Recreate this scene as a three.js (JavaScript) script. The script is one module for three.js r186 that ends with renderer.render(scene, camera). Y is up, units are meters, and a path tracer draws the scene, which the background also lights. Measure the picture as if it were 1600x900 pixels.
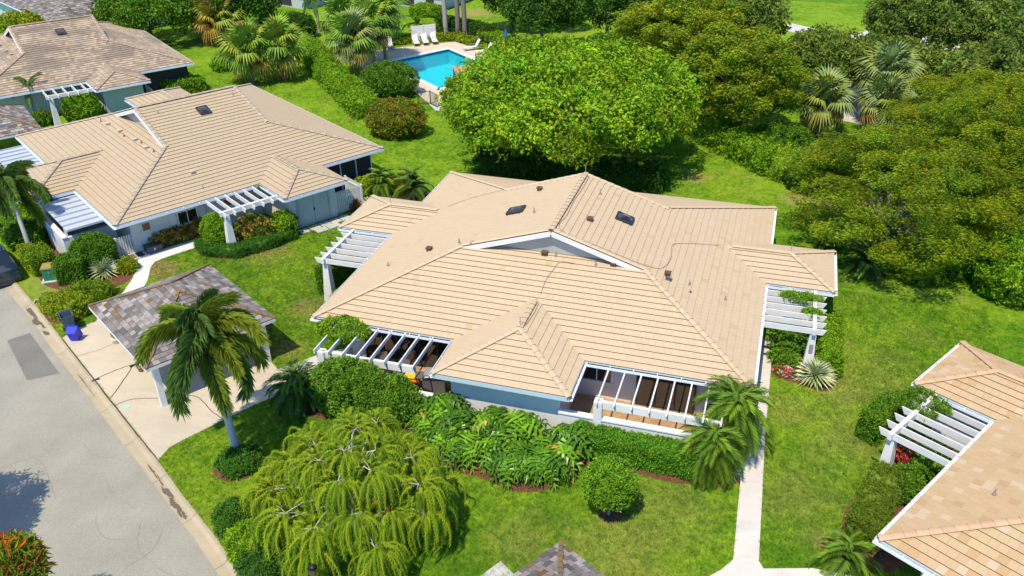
import * as THREE from 'three';
import { Sky } from 'three/addons/objects/Sky.js';

// ---------- camera, sky, sun, exposure ----------
const scene = new THREE.Scene();
const D2R = Math.PI / 180;
const camera = new THREE.PerspectiveCamera(36.6, 16 / 9, 0.5, 1500);
camera.position.set(9.357, 23.828, 38.84);
camera.rotation.order = 'YXZ';
camera.rotation.set(-30.047 * D2R, 17.789 * D2R, -0.912 * D2R);
const renderer = new THREE.WebGLRenderer({ antialias: true });
renderer.toneMapping = THREE.LinearToneMapping;
renderer.toneMappingExposure = 1.38;
renderer.shadowMap.enabled = true;
const SUN = new THREE.Vector3(-0.17, 1.9, 1).normalize();
const sky = new Sky();
sky.name = 'sky'; sky.userData = { kind: 'structure' };
sky.scale.setScalar(1200);
Object.assign(sky.material.uniforms.sunPosition, { value: SUN.clone() });
sky.material.uniforms.turbidity.value = 2.5;
sky.material.uniforms.rayleigh.value = 1.2;
sky.material.uniforms.mieCoefficient.value = 0.004;
scene.add(sky);
scene.environmentIntensity = 0.16;
const sun = new THREE.DirectionalLight(0xfff0d2, 4.2);
sun.name = 'sun';
sun.position.copy(SUN).multiplyScalar(150); sun.castShadow = true;
sun.shadow.mapSize.set(4096, 4096);
Object.assign(sun.shadow.camera, { left: -90, right: 60, top: 90, bottom: -60, near: 1, far: 400 });
scene.add(sun, sun.target);

// ---------- helpers ----------
let seed = 7;
const R = () => { seed = (seed + 0x6D2B79F5) | 0; let t = Math.imul(seed ^ (seed >>> 15), 1 | seed); t = (t + Math.imul(t ^ (t >>> 7), 61 | t)) ^ t; return ((t ^ (t >>> 14)) >>> 0) / 4294967296; };
const rr = (a, b) => a + (b - a) * R();
const pick = (a) => a[Math.floor(R() * a.length)];
const V3 = (x, y, z) => new THREE.Vector3(x, y, z);
const clamp = (x, a, b) => Math.min(b, Math.max(a, x));
const smooth = (a, b, x) => { const t = clamp((x - a) / (b - a), 0, 1); return t * t * (3 - 2 * t); };
function hash2(i, j, s) { let h = Math.imul(i, 374761393) ^ Math.imul(j, 668265263) ^ Math.imul(s, 2147483647 ^ 0x5bd1e995); h = Math.imul(h ^ (h >>> 13), 1274126177); return ((h ^ (h >>> 16)) >>> 0) / 4294967296; }
function noise(x, y, per = 0, s = 1) {
  const i = Math.floor(x), j = Math.floor(y), fx = x - i, fy = y - j, w = (k) => per ? ((k % per) + per) % per : k;
  const u = fx * fx * (3 - 2 * fx), v = fy * fy * (3 - 2 * fy);
  const a = hash2(w(i), w(j), s), b = hash2(w(i + 1), w(j), s), c = hash2(w(i), w(j + 1), s), d = hash2(w(i + 1), w(j + 1), s);
  return a + (b - a) * u + (c - a) * v + (a - b - c + d) * u * v;
}
function fbm(x, y, oct = 4, per = 0, s = 1) { let a = 0, n = 0, f = 1, w = 1; for (let o = 0; o < oct; o++) { a += w * noise(x * f, y * f, per ? per * f : 0, s + o); n += w; w *= 0.55; f *= 2; } return a / n; }
function tex(size, fn, srgb, wrap = THREE.RepeatWrapping) {
  const d = new Uint8Array(size * size * 4);
  for (let j = 0; j < size; j++) for (let i = 0; i < size; i++) {
    const c = fn((i + 0.5) / size, (j + 0.5) / size), k = (j * size + i) * 4;
    for (let n = 0; n < 3; n++) { let v = Array.isArray(c) ? c[n] : c; if (srgb) v = v <= 0.0031308 ? v * 12.92 : 1.055 * Math.pow(Math.max(v, 0), 1 / 2.4) - 0.055; d[k + n] = clamp(Math.round(v * 255), 0, 255); }
    d[k + 3] = 255;
  }
  const t = new THREE.DataTexture(d, size, size); t.wrapS = t.wrapT = wrap; t.magFilter = THREE.LinearFilter; t.minFilter = THREE.LinearMipmapLinearFilter; t.generateMipmaps = true;
  if (srgb) t.colorSpace = THREE.SRGBColorSpace; t.needsUpdate = true; return t;
}
const lin = (r, g, b) => new THREE.Color().setRGB(r, g, b);
function mat(r, g, b, rough = 0.8, extra = {}) { return new THREE.MeshStandardMaterial({ color: lin(r, g, b), roughness: rough, ...extra }); }
const mixc = (a, b, t) => [a[0] + (b[0] - a[0]) * t, a[1] + (b[1] - a[1]) * t, a[2] + (b[2] - a[2]) * t];

// geometry collector: flat shaded triangles, uv in metres (box projection), optional vertex colours
class B {
  constructor() { this.p = []; this.c = []; this.n = []; this.col = false; }
  tri(a, b, c, k, n) {
    this.p.push(...a, ...b, ...c);
    if (!n) { const ux = b[0] - a[0], uy = b[1] - a[1], uz = b[2] - a[2], vx = c[0] - a[0], vy = c[1] - a[1], vz = c[2] - a[2]; let x = uy * vz - uz * vy, y = uz * vx - ux * vz, z = ux * vy - uy * vx; const l = Math.hypot(x, y, z) || 1; n = [[x / l, y / l, z / l]]; n = [n[0], n[0], n[0]]; }
    this.n.push(...n[0], ...n[1], ...n[2]);
    if (k) this.col = true; k = k || [1, 1, 1]; this.c.push(...k, ...k, ...k); return this;
  }
  quad(a, b, c, d, k) { this.tri(a, b, c, k); this.tri(a, c, d, k); return this; }
  // box centred (x,y,z) size (sx,sy,sz), turned about y
  box(x, y, z, sx, sy, sz, ry = 0, k) {
    const c = Math.cos(ry), s = Math.sin(ry), P = (i, j, l) => { const u = i * sx / 2, w = l * sz / 2; return [x + u * c + w * s, y + j * sy / 2, z - u * s + w * c]; };
    const q = [P(-1, -1, 1), P(1, -1, 1), P(1, 1, 1), P(-1, 1, 1), P(-1, -1, -1), P(1, -1, -1), P(1, 1, -1), P(-1, 1, -1)];
    for (const f of [[0, 1, 2, 3], [5, 4, 7, 6], [1, 5, 6, 2], [4, 0, 3, 7], [3, 2, 6, 7], [4, 5, 1, 0]]) this.quad(q[f[0]], q[f[1]], q[f[2]], q[f[3]], k);
    return this;
  }
  b2(x0, x1, y0, y1, z0, z1, k) { return this.box((x0 + x1) / 2, (y0 + y1) / 2, (z0 + z1) / 2, x1 - x0, y1 - y0, z1 - z0, 0, k); }
  // beam between two points with rectangular section
  beam(a, b, w, h, k) {
    const A = V3(...a), Bv = V3(...b), d = Bv.clone().sub(A).normalize(), s = V3(0, 1, 0).cross(d); if (s.length() < 1e-3) s.set(1, 0, 0); s.normalize(); const u = d.clone().cross(s).normalize();
    const P = (o, i, j) => { const v = o.clone().addScaledVector(s, i * w / 2).addScaledVector(u, j * h / 2); return [v.x, v.y, v.z]; };
    const q = [P(A, -1, -1), P(A, 1, -1), P(A, 1, 1), P(A, -1, 1), P(Bv, -1, -1), P(Bv, 1, -1), P(Bv, 1, 1), P(Bv, -1, 1)];
    for (const f of [[3, 2, 1, 0], [4, 5, 6, 7], [0, 1, 5, 4], [2, 3, 7, 6], [1, 2, 6, 5], [3, 0, 4, 7]]) this.quad(q[f[0]], q[f[1]], q[f[2]], q[f[3]], k);
    return this;
  }
  tube(pts, rad, seg = 7, k) {
    const n = pts.length, rings = [], nr = [];
    for (let i = 0; i < n; i++) {
      const a = pts[Math.max(0, i - 1)], b = pts[Math.min(n - 1, i + 1)], d = V3(b[0] - a[0], b[1] - a[1], b[2] - a[2]).normalize();
      const s = Math.abs(d.y) > 0.95 ? V3(1, 0, 0) : V3(0, 1, 0); s.cross(d).normalize(); const u = d.clone().cross(s), r = Array.isArray(rad) ? rad[i] : rad, ring = [], nn = [];
      for (let j = 0; j < seg; j++) { const t = j / seg * Math.PI * 2, c = Math.cos(t), q = Math.sin(t), v = [s.x * c + u.x * q, s.y * c + u.y * q, s.z * c + u.z * q]; nn.push(v); ring.push([pts[i][0] + v[0] * r, pts[i][1] + v[1] * r, pts[i][2] + v[2] * r]); }
      rings.push(ring); nr.push(nn);
    }
    for (let i = 0; i < n - 1; i++) for (let j = 0; j < seg; j++) { const m = (j + 1) % seg; this.tri(rings[i][j], rings[i][m], rings[i + 1][m], k, [nr[i][j], nr[i][m], nr[i + 1][m]]); this.tri(rings[i][j], rings[i + 1][m], rings[i + 1][j], k, [nr[i][j], nr[i + 1][m], nr[i + 1][j]]); }
    const cap = (r, c, f) => { for (let j = 0; j < seg; j++) f ? this.tri(c, r[j], r[(j + 1) % seg], k) : this.tri(c, r[(j + 1) % seg], r[j], k); };
    cap(rings[n - 1], pts[n - 1], true); cap(rings[0], pts[0], false); return this;
  }
  // flat polygon [[x,z]...] at height y facing up, with optional holes
  flat(pts, y, k, holes = []) {
    const c = pts.map((p) => new THREE.Vector2(p[0], p[1])), hs = holes.map((h) => h.map((p) => new THREE.Vector2(p[0], p[1])));
    if (THREE.ShapeUtils.isClockWise(c)) c.reverse(); hs.forEach((h) => { if (!THREE.ShapeUtils.isClockWise(h)) h.reverse(); });
    const all = c.concat(...hs), yy = (v) => typeof y === 'function' ? y(v.x, v.y) : y;
    for (const f of THREE.ShapeUtils.triangulateShape(c, hs)) { const q = f.map((i) => [all[i].x, yy(all[i]), all[i].y]); this.tri(q[0], q[2], q[1], k); }
    return this;
  }
  // prism: polygon top at y1, sides down to y0
  slab(pts, y0, y1, k) {
    const c = pts.slice(); let a = 0; for (let i = 0; i < c.length; i++) { const p = c[i], q = c[(i + 1) % c.length]; a += p[0] * q[1] - q[0] * p[1]; } if (a < 0) c.reverse();
    this.flat(c, y1, k); for (let i = 0; i < c.length; i++) { const p = c[i], q = c[(i + 1) % c.length]; this.quad([q[0], y0, q[1]], [p[0], y0, p[1]], [p[0], y1, p[1]], [q[0], y1, q[1]], k); } return this;
  }
  geo() {
    const g = new THREE.BufferGeometry(), n = this.p.length / 3, uv = new Float32Array(n * 2);
    for (let i = 0; i < n; i++) { const x = this.p[i * 3], y = this.p[i * 3 + 1], z = this.p[i * 3 + 2], nx = Math.abs(this.n[i * 3]), ny = Math.abs(this.n[i * 3 + 1]), nz = Math.abs(this.n[i * 3 + 2]); if (ny >= nx && ny >= nz) { uv[i * 2] = x; uv[i * 2 + 1] = z; } else if (nx > nz) { uv[i * 2] = z; uv[i * 2 + 1] = y; } else { uv[i * 2] = x; uv[i * 2 + 1] = y; } }
    g.setAttribute('position', new THREE.Float32BufferAttribute(this.p, 3)); g.setAttribute('normal', new THREE.Float32BufferAttribute(this.n, 3)); g.setAttribute('uv', new THREE.BufferAttribute(uv, 2));
    if (this.col) g.setAttribute('color', new THREE.Float32BufferAttribute(this.c, 3)); return g;
  }
}
const used = {};
function numbered(n) { used[n] = (used[n] ?? -1) + 1; return used[n] ? n + '_' + String(used[n]).padStart(3, '0') : n; }
function part(name, g, m, parent, label, kind) {
  if (g instanceof B) g = g.geo();
  const o = new THREE.Mesh(g, m); o.name = name; o.castShadow = o.receiveShadow = true; if (label) o.userData.label = label; if (kind) o.userData.kind = kind; parent.add(o); return o;
}
function tag(o, label, category, group) { o.userData.label = label; o.userData.category = category; if (group) o.userData.group = group; return o; }
function thing(name, label, category, x = 0, z = 0, turn = 0, group, y = 0) { const o = new THREE.Group(); o.name = numbered(name); o.position.set(x, y, z); o.rotation.y = turn; tag(o, label, category, group); scene.add(o); return o; }
function single(name, g, m, label, category, group) { const o = part(numbered(name), g, m, scene); return tag(o, label, category, group); }
function structure(name, g, m) { const o = part(name, g, m, scene); o.userData.kind = 'structure'; return o; }
function inPoly(x, z, P) { let r = false; for (let i = 0, j = P.length - 1; i < P.length; j = i++) { const a = P[i], b = P[j]; if ((a[1] > z) !== (b[1] > z) && x < (b[0] - a[0]) * (z - a[1]) / (b[1] - a[1]) + a[0]) r = !r; } return r; }
function segDist(x, z, a, b) { const dx = b[0] - a[0], dz = b[1] - a[1], t = clamp(((x - a[0]) * dx + (z - a[1]) * dz) / (dx * dx + dz * dz), 0, 1); return Math.hypot(x - a[0] - dx * t, z - a[1] - dz * t); }
// smooth polyline through points
function curve(pts, n = 8, closed = false) { const c = new THREE.CatmullRomCurve3(pts.map((p) => V3(p[0], 0, p[1])), closed, 'centripetal'); return c.getPoints(pts.length * n).map((v) => [v.x, v.z]); }

// ---------- textures ----------
const T = {
  concrete: tex(512, (u, v) => { const n = fbm(u * 8, v * 8, 5, 8, 3), f = noise(u * 160, v * 160, 160, 5); return 0.80 + 0.22 * (n - 0.5) + 0.1 * (f - 0.5); }, true),
  stain: tex(512, (u, v) => { const n = fbm(u * 4, v * 4, 5, 4, 13), m = fbm(u * 6 + 2, v * 24, 4, 24, 17), f = noise(u * 128, v * 128, 128, 5); const k = 0.86 + 0.3 * (n - 0.5) + 0.12 * (m - 0.5) + 0.06 * (f - 0.5); return [k, k * (0.985 - 0.03 * n), k * (0.95 - 0.07 * n)]; }, true),
  asphalt: tex(1024, (u, v) => { const n = fbm(u * 5, v * 5, 4, 5, 23), f = noise(u * 400, v * 400, 400, 25), g = noise(u * 190, v * 190, 190, 26); const k = 0.86 + 0.22 * (n - 0.5) + 0.3 * (f - 0.5) + 0.16 * (g - 0.5); return [k, k * 0.995, k * 0.965]; }, true),
  grain: tex(512, (u, v) => 0.5 + 0.6 * (fbm(u * 64, v * 64, 3, 64, 31) - 0.5) + 0.3 * (noise(u * 256, v * 256, 256, 33) - 0.5), false),
  stucco: tex(256, (u, v) => 0.9 + 0.12 * (fbm(u * 6, v * 6, 4, 6, 41) - 0.5) + 0.05 * (noise(u * 90, v * 90, 90, 4) - 0.5), true),
  shingle: tex(512, (u, v) => { const n = fbm(u * 10, v * 40, 4, 40, 51), m = noise(u * 40, v * 200, 200, 52); const k = 0.75 + 0.5 * (n - 0.5) + 0.4 * (m - 0.5); return [k, k, k]; }, true),
  mulch: tex(512, (u, v) => { const n = fbm(u * 30, v * 30, 3, 30, 61), m = noise(u * 130, v * 40, 0, 62); return mixc([0.055, 0.018, 0.01], [0.2, 0.075, 0.04], clamp(0.5 + 1.3 * (n - 0.5) + 0.9 * (m - 0.5), 0, 1)); }, true),
  deck: tex(512, (u, v) => { const n = fbm(u * 6, v * 6, 4, 6, 71), f = noise(u * 100, v * 100, 100, 72); const k = 0.88 + 0.16 * (n - 0.5) + 0.16 * (f - 0.5); return [k, k * 0.97, k * 0.93]; }, true),
  terracotta: tex(512, (u, v) => { const n = fbm(u * 14, v * 14, 4, 14, 81), f = fbm(u * 60, v * 60, 2, 60, 82); const k = 0.8 + 0.5 * (n - 0.5) + 0.3 * (f - 0.5); return [k, k * (0.95 - 0.08 * n), k * (0.9 - 0.16 * n)]; }, true),
  wave: tex(256, (u, v) => fbm(u * 8, v * 8, 3, 8, 91), false),
};
function rep(t, s) { const c = t.clone(); c.repeat.set(1 / s, 1 / s); c.needsUpdate = true; return c; }
const M = {
  white: mat(0.76, 0.77, 0.79, 0.6, { map: rep(T.stain, 2.5) }),
  wall: mat(0.70, 0.69, 0.67, 0.85, { map: rep(T.stucco, 2), bumpMap: rep(T.grain, 1), bumpScale: 0.004 }),
  wallWarm: mat(0.74, 0.70, 0.63, 0.85, { map: rep(T.stucco, 2), bumpMap: rep(T.grain, 1), bumpScale: 0.004 }),
  wallSage: mat(0.50, 0.56, 0.54, 0.8, { map: rep(T.stucco, 2) }),
  soffit: mat(0.62, 0.64, 0.65, 0.8),
  fascia: mat(0.45, 0.58, 0.62, 0.6),
  gutter: mat(0.75, 0.78, 0.82, 0.4),
  dark: mat(0.02, 0.02, 0.022, 0.5),
  deckDark: mat(0.10, 0.065, 0.04, 0.9),
  glass: new THREE.MeshPhysicalMaterial({ color: lin(0.015, 0.018, 0.02), roughness: 0.06, metalness: 0, clearcoat: 1, clearcoatRoughness: 0.03 }),
  screen: mat(0.028, 0.03, 0.032, 0.75),
  bronze: mat(0.05, 0.035, 0.025, 0.5, { metalness: 0.4 }),
  siding: mat(0.40, 0.375, 0.35, 0.75, { map: rep(T.stucco, 2) }),
  concrete: mat(0.58, 0.57, 0.555, 0.85, { map: rep(T.concrete, 3), bumpMap: rep(T.grain, 0.8), bumpScale: 0.003 }),
  drive: mat(0.53, 0.475, 0.385, 0.85, { map: rep(T.stain, 7), bumpMap: rep(T.grain, 0.8), bumpScale: 0.003 }),
  kerb: mat(0.43, 0.37, 0.27, 0.9, { map: rep(T.stain, 3), bumpMap: rep(T.grain, 0.7), bumpScale: 0.006 }),
  road: mat(0.335, 0.32, 0.275, 0.93, { map: rep(T.asphalt, 6), bumpMap: rep(T.grain, 0.6), bumpScale: 0.008 }),
  patch: mat(0.19, 0.185, 0.165, 0.93, { map: rep(T.asphalt, 5), bumpMap: rep(T.grain, 0.6), bumpScale: 0.008 }),
  crack: mat(0.06, 0.052, 0.045, 0.95),
  wet: mat(0.115, 0.095, 0.065, 0.85),
  mulch: mat(1, 1, 1, 0.95, { map: rep(T.mulch, 1.4), bumpMap: rep(T.mulch, 1.4), bumpScale: 0.05 }),
  poolDeck: mat(0.6, 0.53, 0.44, 0.8, { map: rep(T.deck, 2.2), bumpMap: rep(T.grain, 1), bumpScale: 0.004 }),
  coping: mat(0.75, 0.74, 0.70, 0.6),
  plaster: mat(0.005, 0.50, 0.56, 0.6),
  poolTile: mat(0.02, 0.10, 0.17, 0.3),
  water: new THREE.MeshPhysicalMaterial({ color: lin(0.4, 0.96, 1), roughness: 0.04, transmission: 1, thickness: 0, ior: 1.33, specularIntensity: 0.4, bumpMap: rep(T.wave, 3), bumpScale: 0.02 }),
  floorTile: mat(0.50, 0.345, 0.2, 0.5, { map: rep(T.terracotta, 3) }),
  bark: mat(0.20, 0.17, 0.14, 0.95, { bumpMap: rep(T.grain, 0.5), bumpScale: 0.02 }),
  barkGrey: mat(0.34, 0.32, 0.29, 0.9, { bumpMap: rep(T.grain, 0.5), bumpScale: 0.01 }),
  twig: mat(0.48, 0.44, 0.37, 0.85),
  black: mat(0.012, 0.012, 0.013, 0.35),
  metal: mat(0.45, 0.45, 0.46, 0.35, { metalness: 0.8 }),
  greyLid: mat(0.34, 0.35, 0.36, 0.4, { metalness: 0.3 }),
  blue: mat(0.005, 0.02, 0.55, 0.4), yellow: mat(0.75, 0.45, 0.02, 0.4), red: mat(0.5, 0.02, 0.02, 0.4), slate: mat(0.06, 0.10, 0.13, 0.45),
  green: mat(0.01, 0.16, 0.08, 0.5), clay: mat(0.32, 0.11, 0.05, 0.8), pot: mat(0.6, 0.58, 0.52, 0.8),
};
// ---------- setting ----------
const KERB = [[-300, -165], [-80, -25], [-45, -2.8], [-33.21, 4.75], [-29.97, 6.82], [-27.1, 8.5], [-24.2, 10.28], [-15.13, 15.85], [-12.96, 17.15], [-10.8, 18.55], [-8.41, 20.0], [-6.28, 21.4], [3, 27.5], [60, 66], [300, 225]];
const POOL = [[-24.4, -46.0], [-17.4, -40.3], [-16.9, -37.2], [-20.3, -33.0], [-28.7, -39.7]];
const DECK = [[-24.7, -48.9], [-14.5, -41.5], [-13.6, -34.5], [-16.6, -29.2], [-19.4, -28.5], [-22.2, -31.6], [-34.5, -40.6], [-30.6, -44.5]];
const DRIVE = [[-23.5, 10.66], [-12.98, 17.09], [-13.02, 16.31], [-12.74, 15.66], [-12.38, 15.0], [-11.13, 12.68], [-10.24, 11.44], [-10.21, 11.0], [-12.32, 9.5], [-17.4, 6.3], [-20.9, 10.2], [-22.35, 8.5], [-22.95, 8.9], [-23.3, 9.6]];
const PATH_L = [[-22.95, 8.85], [-23.25, 7.6], [-23.57, 5.95], [-24.02, 4.67], [-24.5, 3.73], [-25.83, 2.82], [-26.5, 2.36], [-25.23, 1.75], [-23.17, -1.31], [-22.6, -2.2], [-21.9, -1.7], [-22.95, 0.32], [-24.0, 2.05], [-24.13, 2.5], [-23.95, 3.1], [-23.11, 4.5], [-22.75, 5.4], [-22.3, 7.2], [-22.3, 8.5]];
const PATH_R = [[9.97, 1.75], [10.66, 1.75], [10.68, 8.27], [10.87, 15.6], [11.05, 15.9], [12.65, 15.4], [18, 15.2], [18, 16.4], [12.65, 16.5], [8.5, 18.8], [8.0, 18.2], [9.62, 16.4], [10.0, 15.78], [9.88, 10.06]];
const ENTRY = [[-11.6, 10.05], [-10.29, 8.35], [-9.4, 7.6], [-8.7, 8.3], [-9.36, 9.41], [-10.23, 11.1]];
const BEDS = {
  main: curve([[-9.5, 12.5], [-9.3, 11.5], [-8.8, 10.7], [-2.6, 10.9], [3, 11.0], [9.6, 11.0], [9.9, 11.6], [9.3, 12.15], [8.6, 12.3], [7.07, 12.45], [5.62, 12.3], [4.5, 12.2], [3.3, 13.2], [2.9, 14.1], [1.7, 14.7], [0.3, 14.4], [-0.8, 14.3], [-1.9, 13.75], [-4.4, 12.4], [-6.2, 12.3], [-7.9, 12.8]], 6, true),
  corner: curve([[-32, 3.4], [-29.6, 5.7], [-28.0, 6.6], [-26.2, 6.6], [-24.8, 6.2], [-24.1, 4.4], [-24.7, 3.6], [-26.6, 2.6], [-29, 3], [-31, 2]], 5, true),
  pergola: curve([[10.72, 0.1], [10.72, 3.95], [12, 4.4], [13.1, 4.6], [13.8, 2.2], [13.6, -1], [13, -0.6]], 5, true),
  topiary: curve([[4.9, 14.75], [5.5, 14.35], [5.9, 14.7], [5.55, 15.3], [5.1, 15.2]], 5, true),
  palm: curve([[-10.7, 16.3], [-10.0, 15.4], [-8.9, 15.8], [-8.8, 16.9], [-9.5, 17.4], [-10.4, 17.1]], 5, true),
  shed: curve([[-22.4, 0.9], [-19.7, 0.8], [-17.8, -2.6], [-18.6, -4.2], [-22.2, -2]], 5, true),
  between: curve([[-17.5, -8.6], [-15, -7.8], [-11.6, -8.2], [-11.4, -10.4], [-14, -11.5], [-17.5, -11.2]], 5, true),
  right: curve([[13.8, 14.3], [13.7, 12.6], [14.6, 10.2], [15.4, 8.8], [17.2, 6.9], [20, 8.5], [17.4, 12], [15, 14.9]], 5, true),
  low: curve([[-26.2, 8.7], [-25.3, 6.9], [-23.7, 6.8], [-23.9, 8.4], [-24.6, 9.6], [-25.5, 9.5]], 5, true),
};
// lawn: one colour sheet without repeats, dry patches where the photo shows straw
const DRY = [[-12.0, 8.3, 1.0, .8], [-12.9, 4.8, 1.2, .7], [-18.5, -0.5, 1.6, .7], [-23.2, 3.0, 1.2, 1], [12.9, 1.2, 1.0, .9], [13.6, 0.6, .8, .7], [4.4, -18.6, 1.2, .8], [13.9, -16.3, 1.6, .7], [11.5, -16.8, 1.3, .8], [-21.9, -25.9, 1.6, .5], [13.9, 4.3, 1.6, .5], [-27.5, -62.4, 2.4, .9], [14.0, 8, 2, .35], [12, 12, 2.2, .35], [6, 16.6, 2.4, .4], [7.5, 14, 2, .3], [2.5, 17, 1.6, .35], [-17.5, -6.4, 1.1, 1], [-9, 20, 1.5, .2], [13.4, 14.0, .7, .7], [-27.5, 7.2, 1.4, .45], [15.4, 3, 2.5, .3], [11.5, 6.5, 1.4, .35], [-29, 6.2, 1, .5]];
function lawnTone(x, z) {
  const a = fbm(x * 0.16 + 9, z * 0.16 + 4, 4, 0, 101), b = fbm(x * 1.1, z * 1.1, 4, 0, 103), f = noise(x * 7, z * 7, 0, 107) * .6 + noise(x * 2.9, z * 2.9, 0, 109) * .4;
  let k = clamp(0.5 + 1.5 * (a - 0.5) + 0.9 * (b - 0.5) + 1.3 * (f - 0.5), 0, 1);
  let c = mixc([0.075, 0.185, 0.009], [0.205, 0.32, 0.02], k), d = 0;
  for (const q of DRY) { const r = Math.hypot(x - q[0], z - q[1]) / q[2]; if (r < 1.5) d = Math.max(d, q[3] * smooth(1.4, 0.2, r + 1.3 * (b - 0.5))); }
  const s = smooth(0.62, 0.8, fbm(x * 0.5 + 31, z * 0.5, 4, 0, 111)) * 0.35;
  return mixc(c, [0.30, 0.245, 0.085], clamp(Math.max(d * 0.85, s * 0.5) * (0.6 + 0.8 * f), 0, 0.9));
}
const LX = -62, LZ = -78, LS = 104;
const lawnMap = tex(1536, (u, v) => lawnTone(LX + u * LS, LZ + v * LS), true);
lawnMap.repeat.set(1 / LS, 1 / LS); lawnMap.offset.set(-LX / LS, -LZ / LS);
structure('lawn', new B().flat([...KERB, [300, -400], [-300, -400]], 0, null, [POOL]), new THREE.MeshPhysicalMaterial({ roughness: 0.95, specularIntensity: 0.1, map: lawnMap, bumpMap: rep(T.grain, 1.5), bumpScale: 0.03 }));
// road, gutter and kerb
const off = (pts, d) => pts.map((p, i) => { const a = pts[Math.max(0, i - 1)], b = pts[Math.min(pts.length - 1, i + 1)], dx = b[0] - a[0], dz = b[1] - a[1], l = Math.hypot(dx, dz); return [p[0] - dz / l * d, p[1] + dx / l * d]; });
const G_IN = off(KERB, 0.62);
structure('road', new B().flat([...G_IN, [300, 400], [-300, 400]], -0.1), M.road);
structure('road_patch', new B().flat([[-26.2, 11.5], [-25.6, 10.62], [-21.55, 13.1], [-22.6, 14.0]], -0.094), M.patch);
{
  const kerb = new THREE.Group(); kerb.name = 'kerb'; kerb.userData = { kind: 'structure' }; scene.add(kerb);
  const line = []; for (let i = 2; i < KERB.length - 3; i++) { const a = KERB[i], b = KERB[i + 1], l = Math.hypot(b[0] - a[0], b[1] - a[1]), n = Math.max(1, Math.round(l / 0.5)); for (let k = 0; k < n; k++) line.push([a[0] + (b[0] - a[0]) * k / n, a[1] + (b[1] - a[1]) * k / n]); } line.push(KERB[KERB.length - 3]);
  const prof = [[0, -0.2], [0, 0.028], [0.12, 0.03], [0.2, -0.02], [0.26, -0.085], [0.6, -0.104], [0.63, -0.097], [0.63, -0.2]];
  const rows = prof.map(([d, y]) => off(line, d).map((p) => [p[0], y, p[1]]));
  let b = new B(), count = 0;
  for (let i = 0; i < line.length - 1; i++) {
    const last = (i % 6) === 5, at = (r, t) => [r[i][0] + (r[i + 1][0] - r[i][0]) * t, r[i][1], r[i][2] + (r[i + 1][2] - r[i][2]) * t];
    for (let k = 0; k < prof.length - 1; k++) b.quad(rows[k][i], rows[k + 1][i], at(rows[k + 1], last ? 0.965 : 1), at(rows[k], last ? 0.965 : 1));
    if (last || i === line.length - 2) { part('kerb_section', b, M.kerb, kerb); b = new B(); count++; }
  }
  { const u = new B(), lo = [off(line, .005), off(line, .13), off(line, .25), off(line, .62)], ys = [.01, .012, -.1, -.116]; for (let i = 0; i < line.length - 1; i++) for (let k = 0; k < 3; k++) u.quad([lo[k][i][0], ys[k], lo[k][i][1]], [lo[k + 1][i][0], ys[k + 1], lo[k + 1][i][1]], [lo[k + 1][i + 1][0], ys[k + 1], lo[k + 1][i + 1][1]], [lo[k][i + 1][0], ys[k], lo[k][i + 1][1]]); part('joint_filler', u, M.crack, kerb); }
  const st = new B();
  const blot = (cx, cz, L, W, a, n, y) => { const q = []; for (let i = 0; i < n; i++) { const t = i / n * Math.PI * 2, r = 0.6 + 0.7 * noise(i * 0.9, cx, 0, 5), u = Math.cos(t) * L * r, w = Math.sin(t) * W * r; q.push([cx + u * Math.cos(a) - w * Math.sin(a), cz + u * Math.sin(a) + w * Math.cos(a)]); } st.flat(q, y); };
  for (const [cx, cz, L, W, n] of [[-26.35, 9.35, 1.25, .2, 16], [-24.9, 10.25, .6, .12, 8], [-11.15, 18.75, .8, .13, 14], [-10.3, 19.3, .5, .1, 8], [-12.6, 17.8, .7, .05, 7], [-20, 13.3, 1.5, .03, 6]]) for (let k = 0; k < n; k++) { const u = rr(-1, 1) * L, w = rr(-1, 1) * W * (1 - .6 * Math.abs(u) / L); blot(cx + u * .85 - w * .53, cz + u * .53 + w * .85, L * rr(.12, .4), W * rr(.25, .8), .56, 22, -.088 + k * .0006); }
  const s = part('gutter_dirt', st, M.wet, scene); s.userData.kind = 'stuff'; s.userData.label = 'dark wet leaf litter lying in the gutter along the kerb'; s.userData.category = 'leaf litter';
}
structure('driveway', new B().slab(DRIVE, -0.05, 0.03), M.drive);
structure('front_path', new B().slab(PATH_L, -0.05, 0.034), mat(0.72, 0.72, 0.72, 0.8, { map: rep(T.concrete, 3) }));
structure('side_path', new B().slab(PATH_R, -0.05, 0.03), mat(0.62, 0.6, 0.58, 0.85, { map: rep(T.stain, 4), bumpMap: rep(T.grain, 0.8), bumpScale: 0.003 }));
structure('entry_path', new B().slab(ENTRY, -0.05, 0.026), M.concrete);
structure('parking_slab', new B().slab([[2.15, 18.2], [1.2, 19.9], [3.4, 20.2], [3.6, 19.2]], -0.05, 0.03), M.concrete);
structure('far_road', new B().slab([[4, -66], [9, -62.6], [12.5, -58.6], [15.2, -49], [14.2, -33.5], [16.4, -32.5], [18.6, -48], [24, -58], [36, -60], [60, -64], [60, -72], [34, -70], [24, -84], [20.5, -82], [22, -70], [15, -62], [9.4, -66]], -0.05, 0.03), M.concrete);
Object.entries(BEDS).forEach(([, b]) => { const o = structure(numbered('planting_bed'), new B().flat(b, (x, z) => 0.014 + 0.004 * noise(x, z)), M.mulch); });
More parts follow.
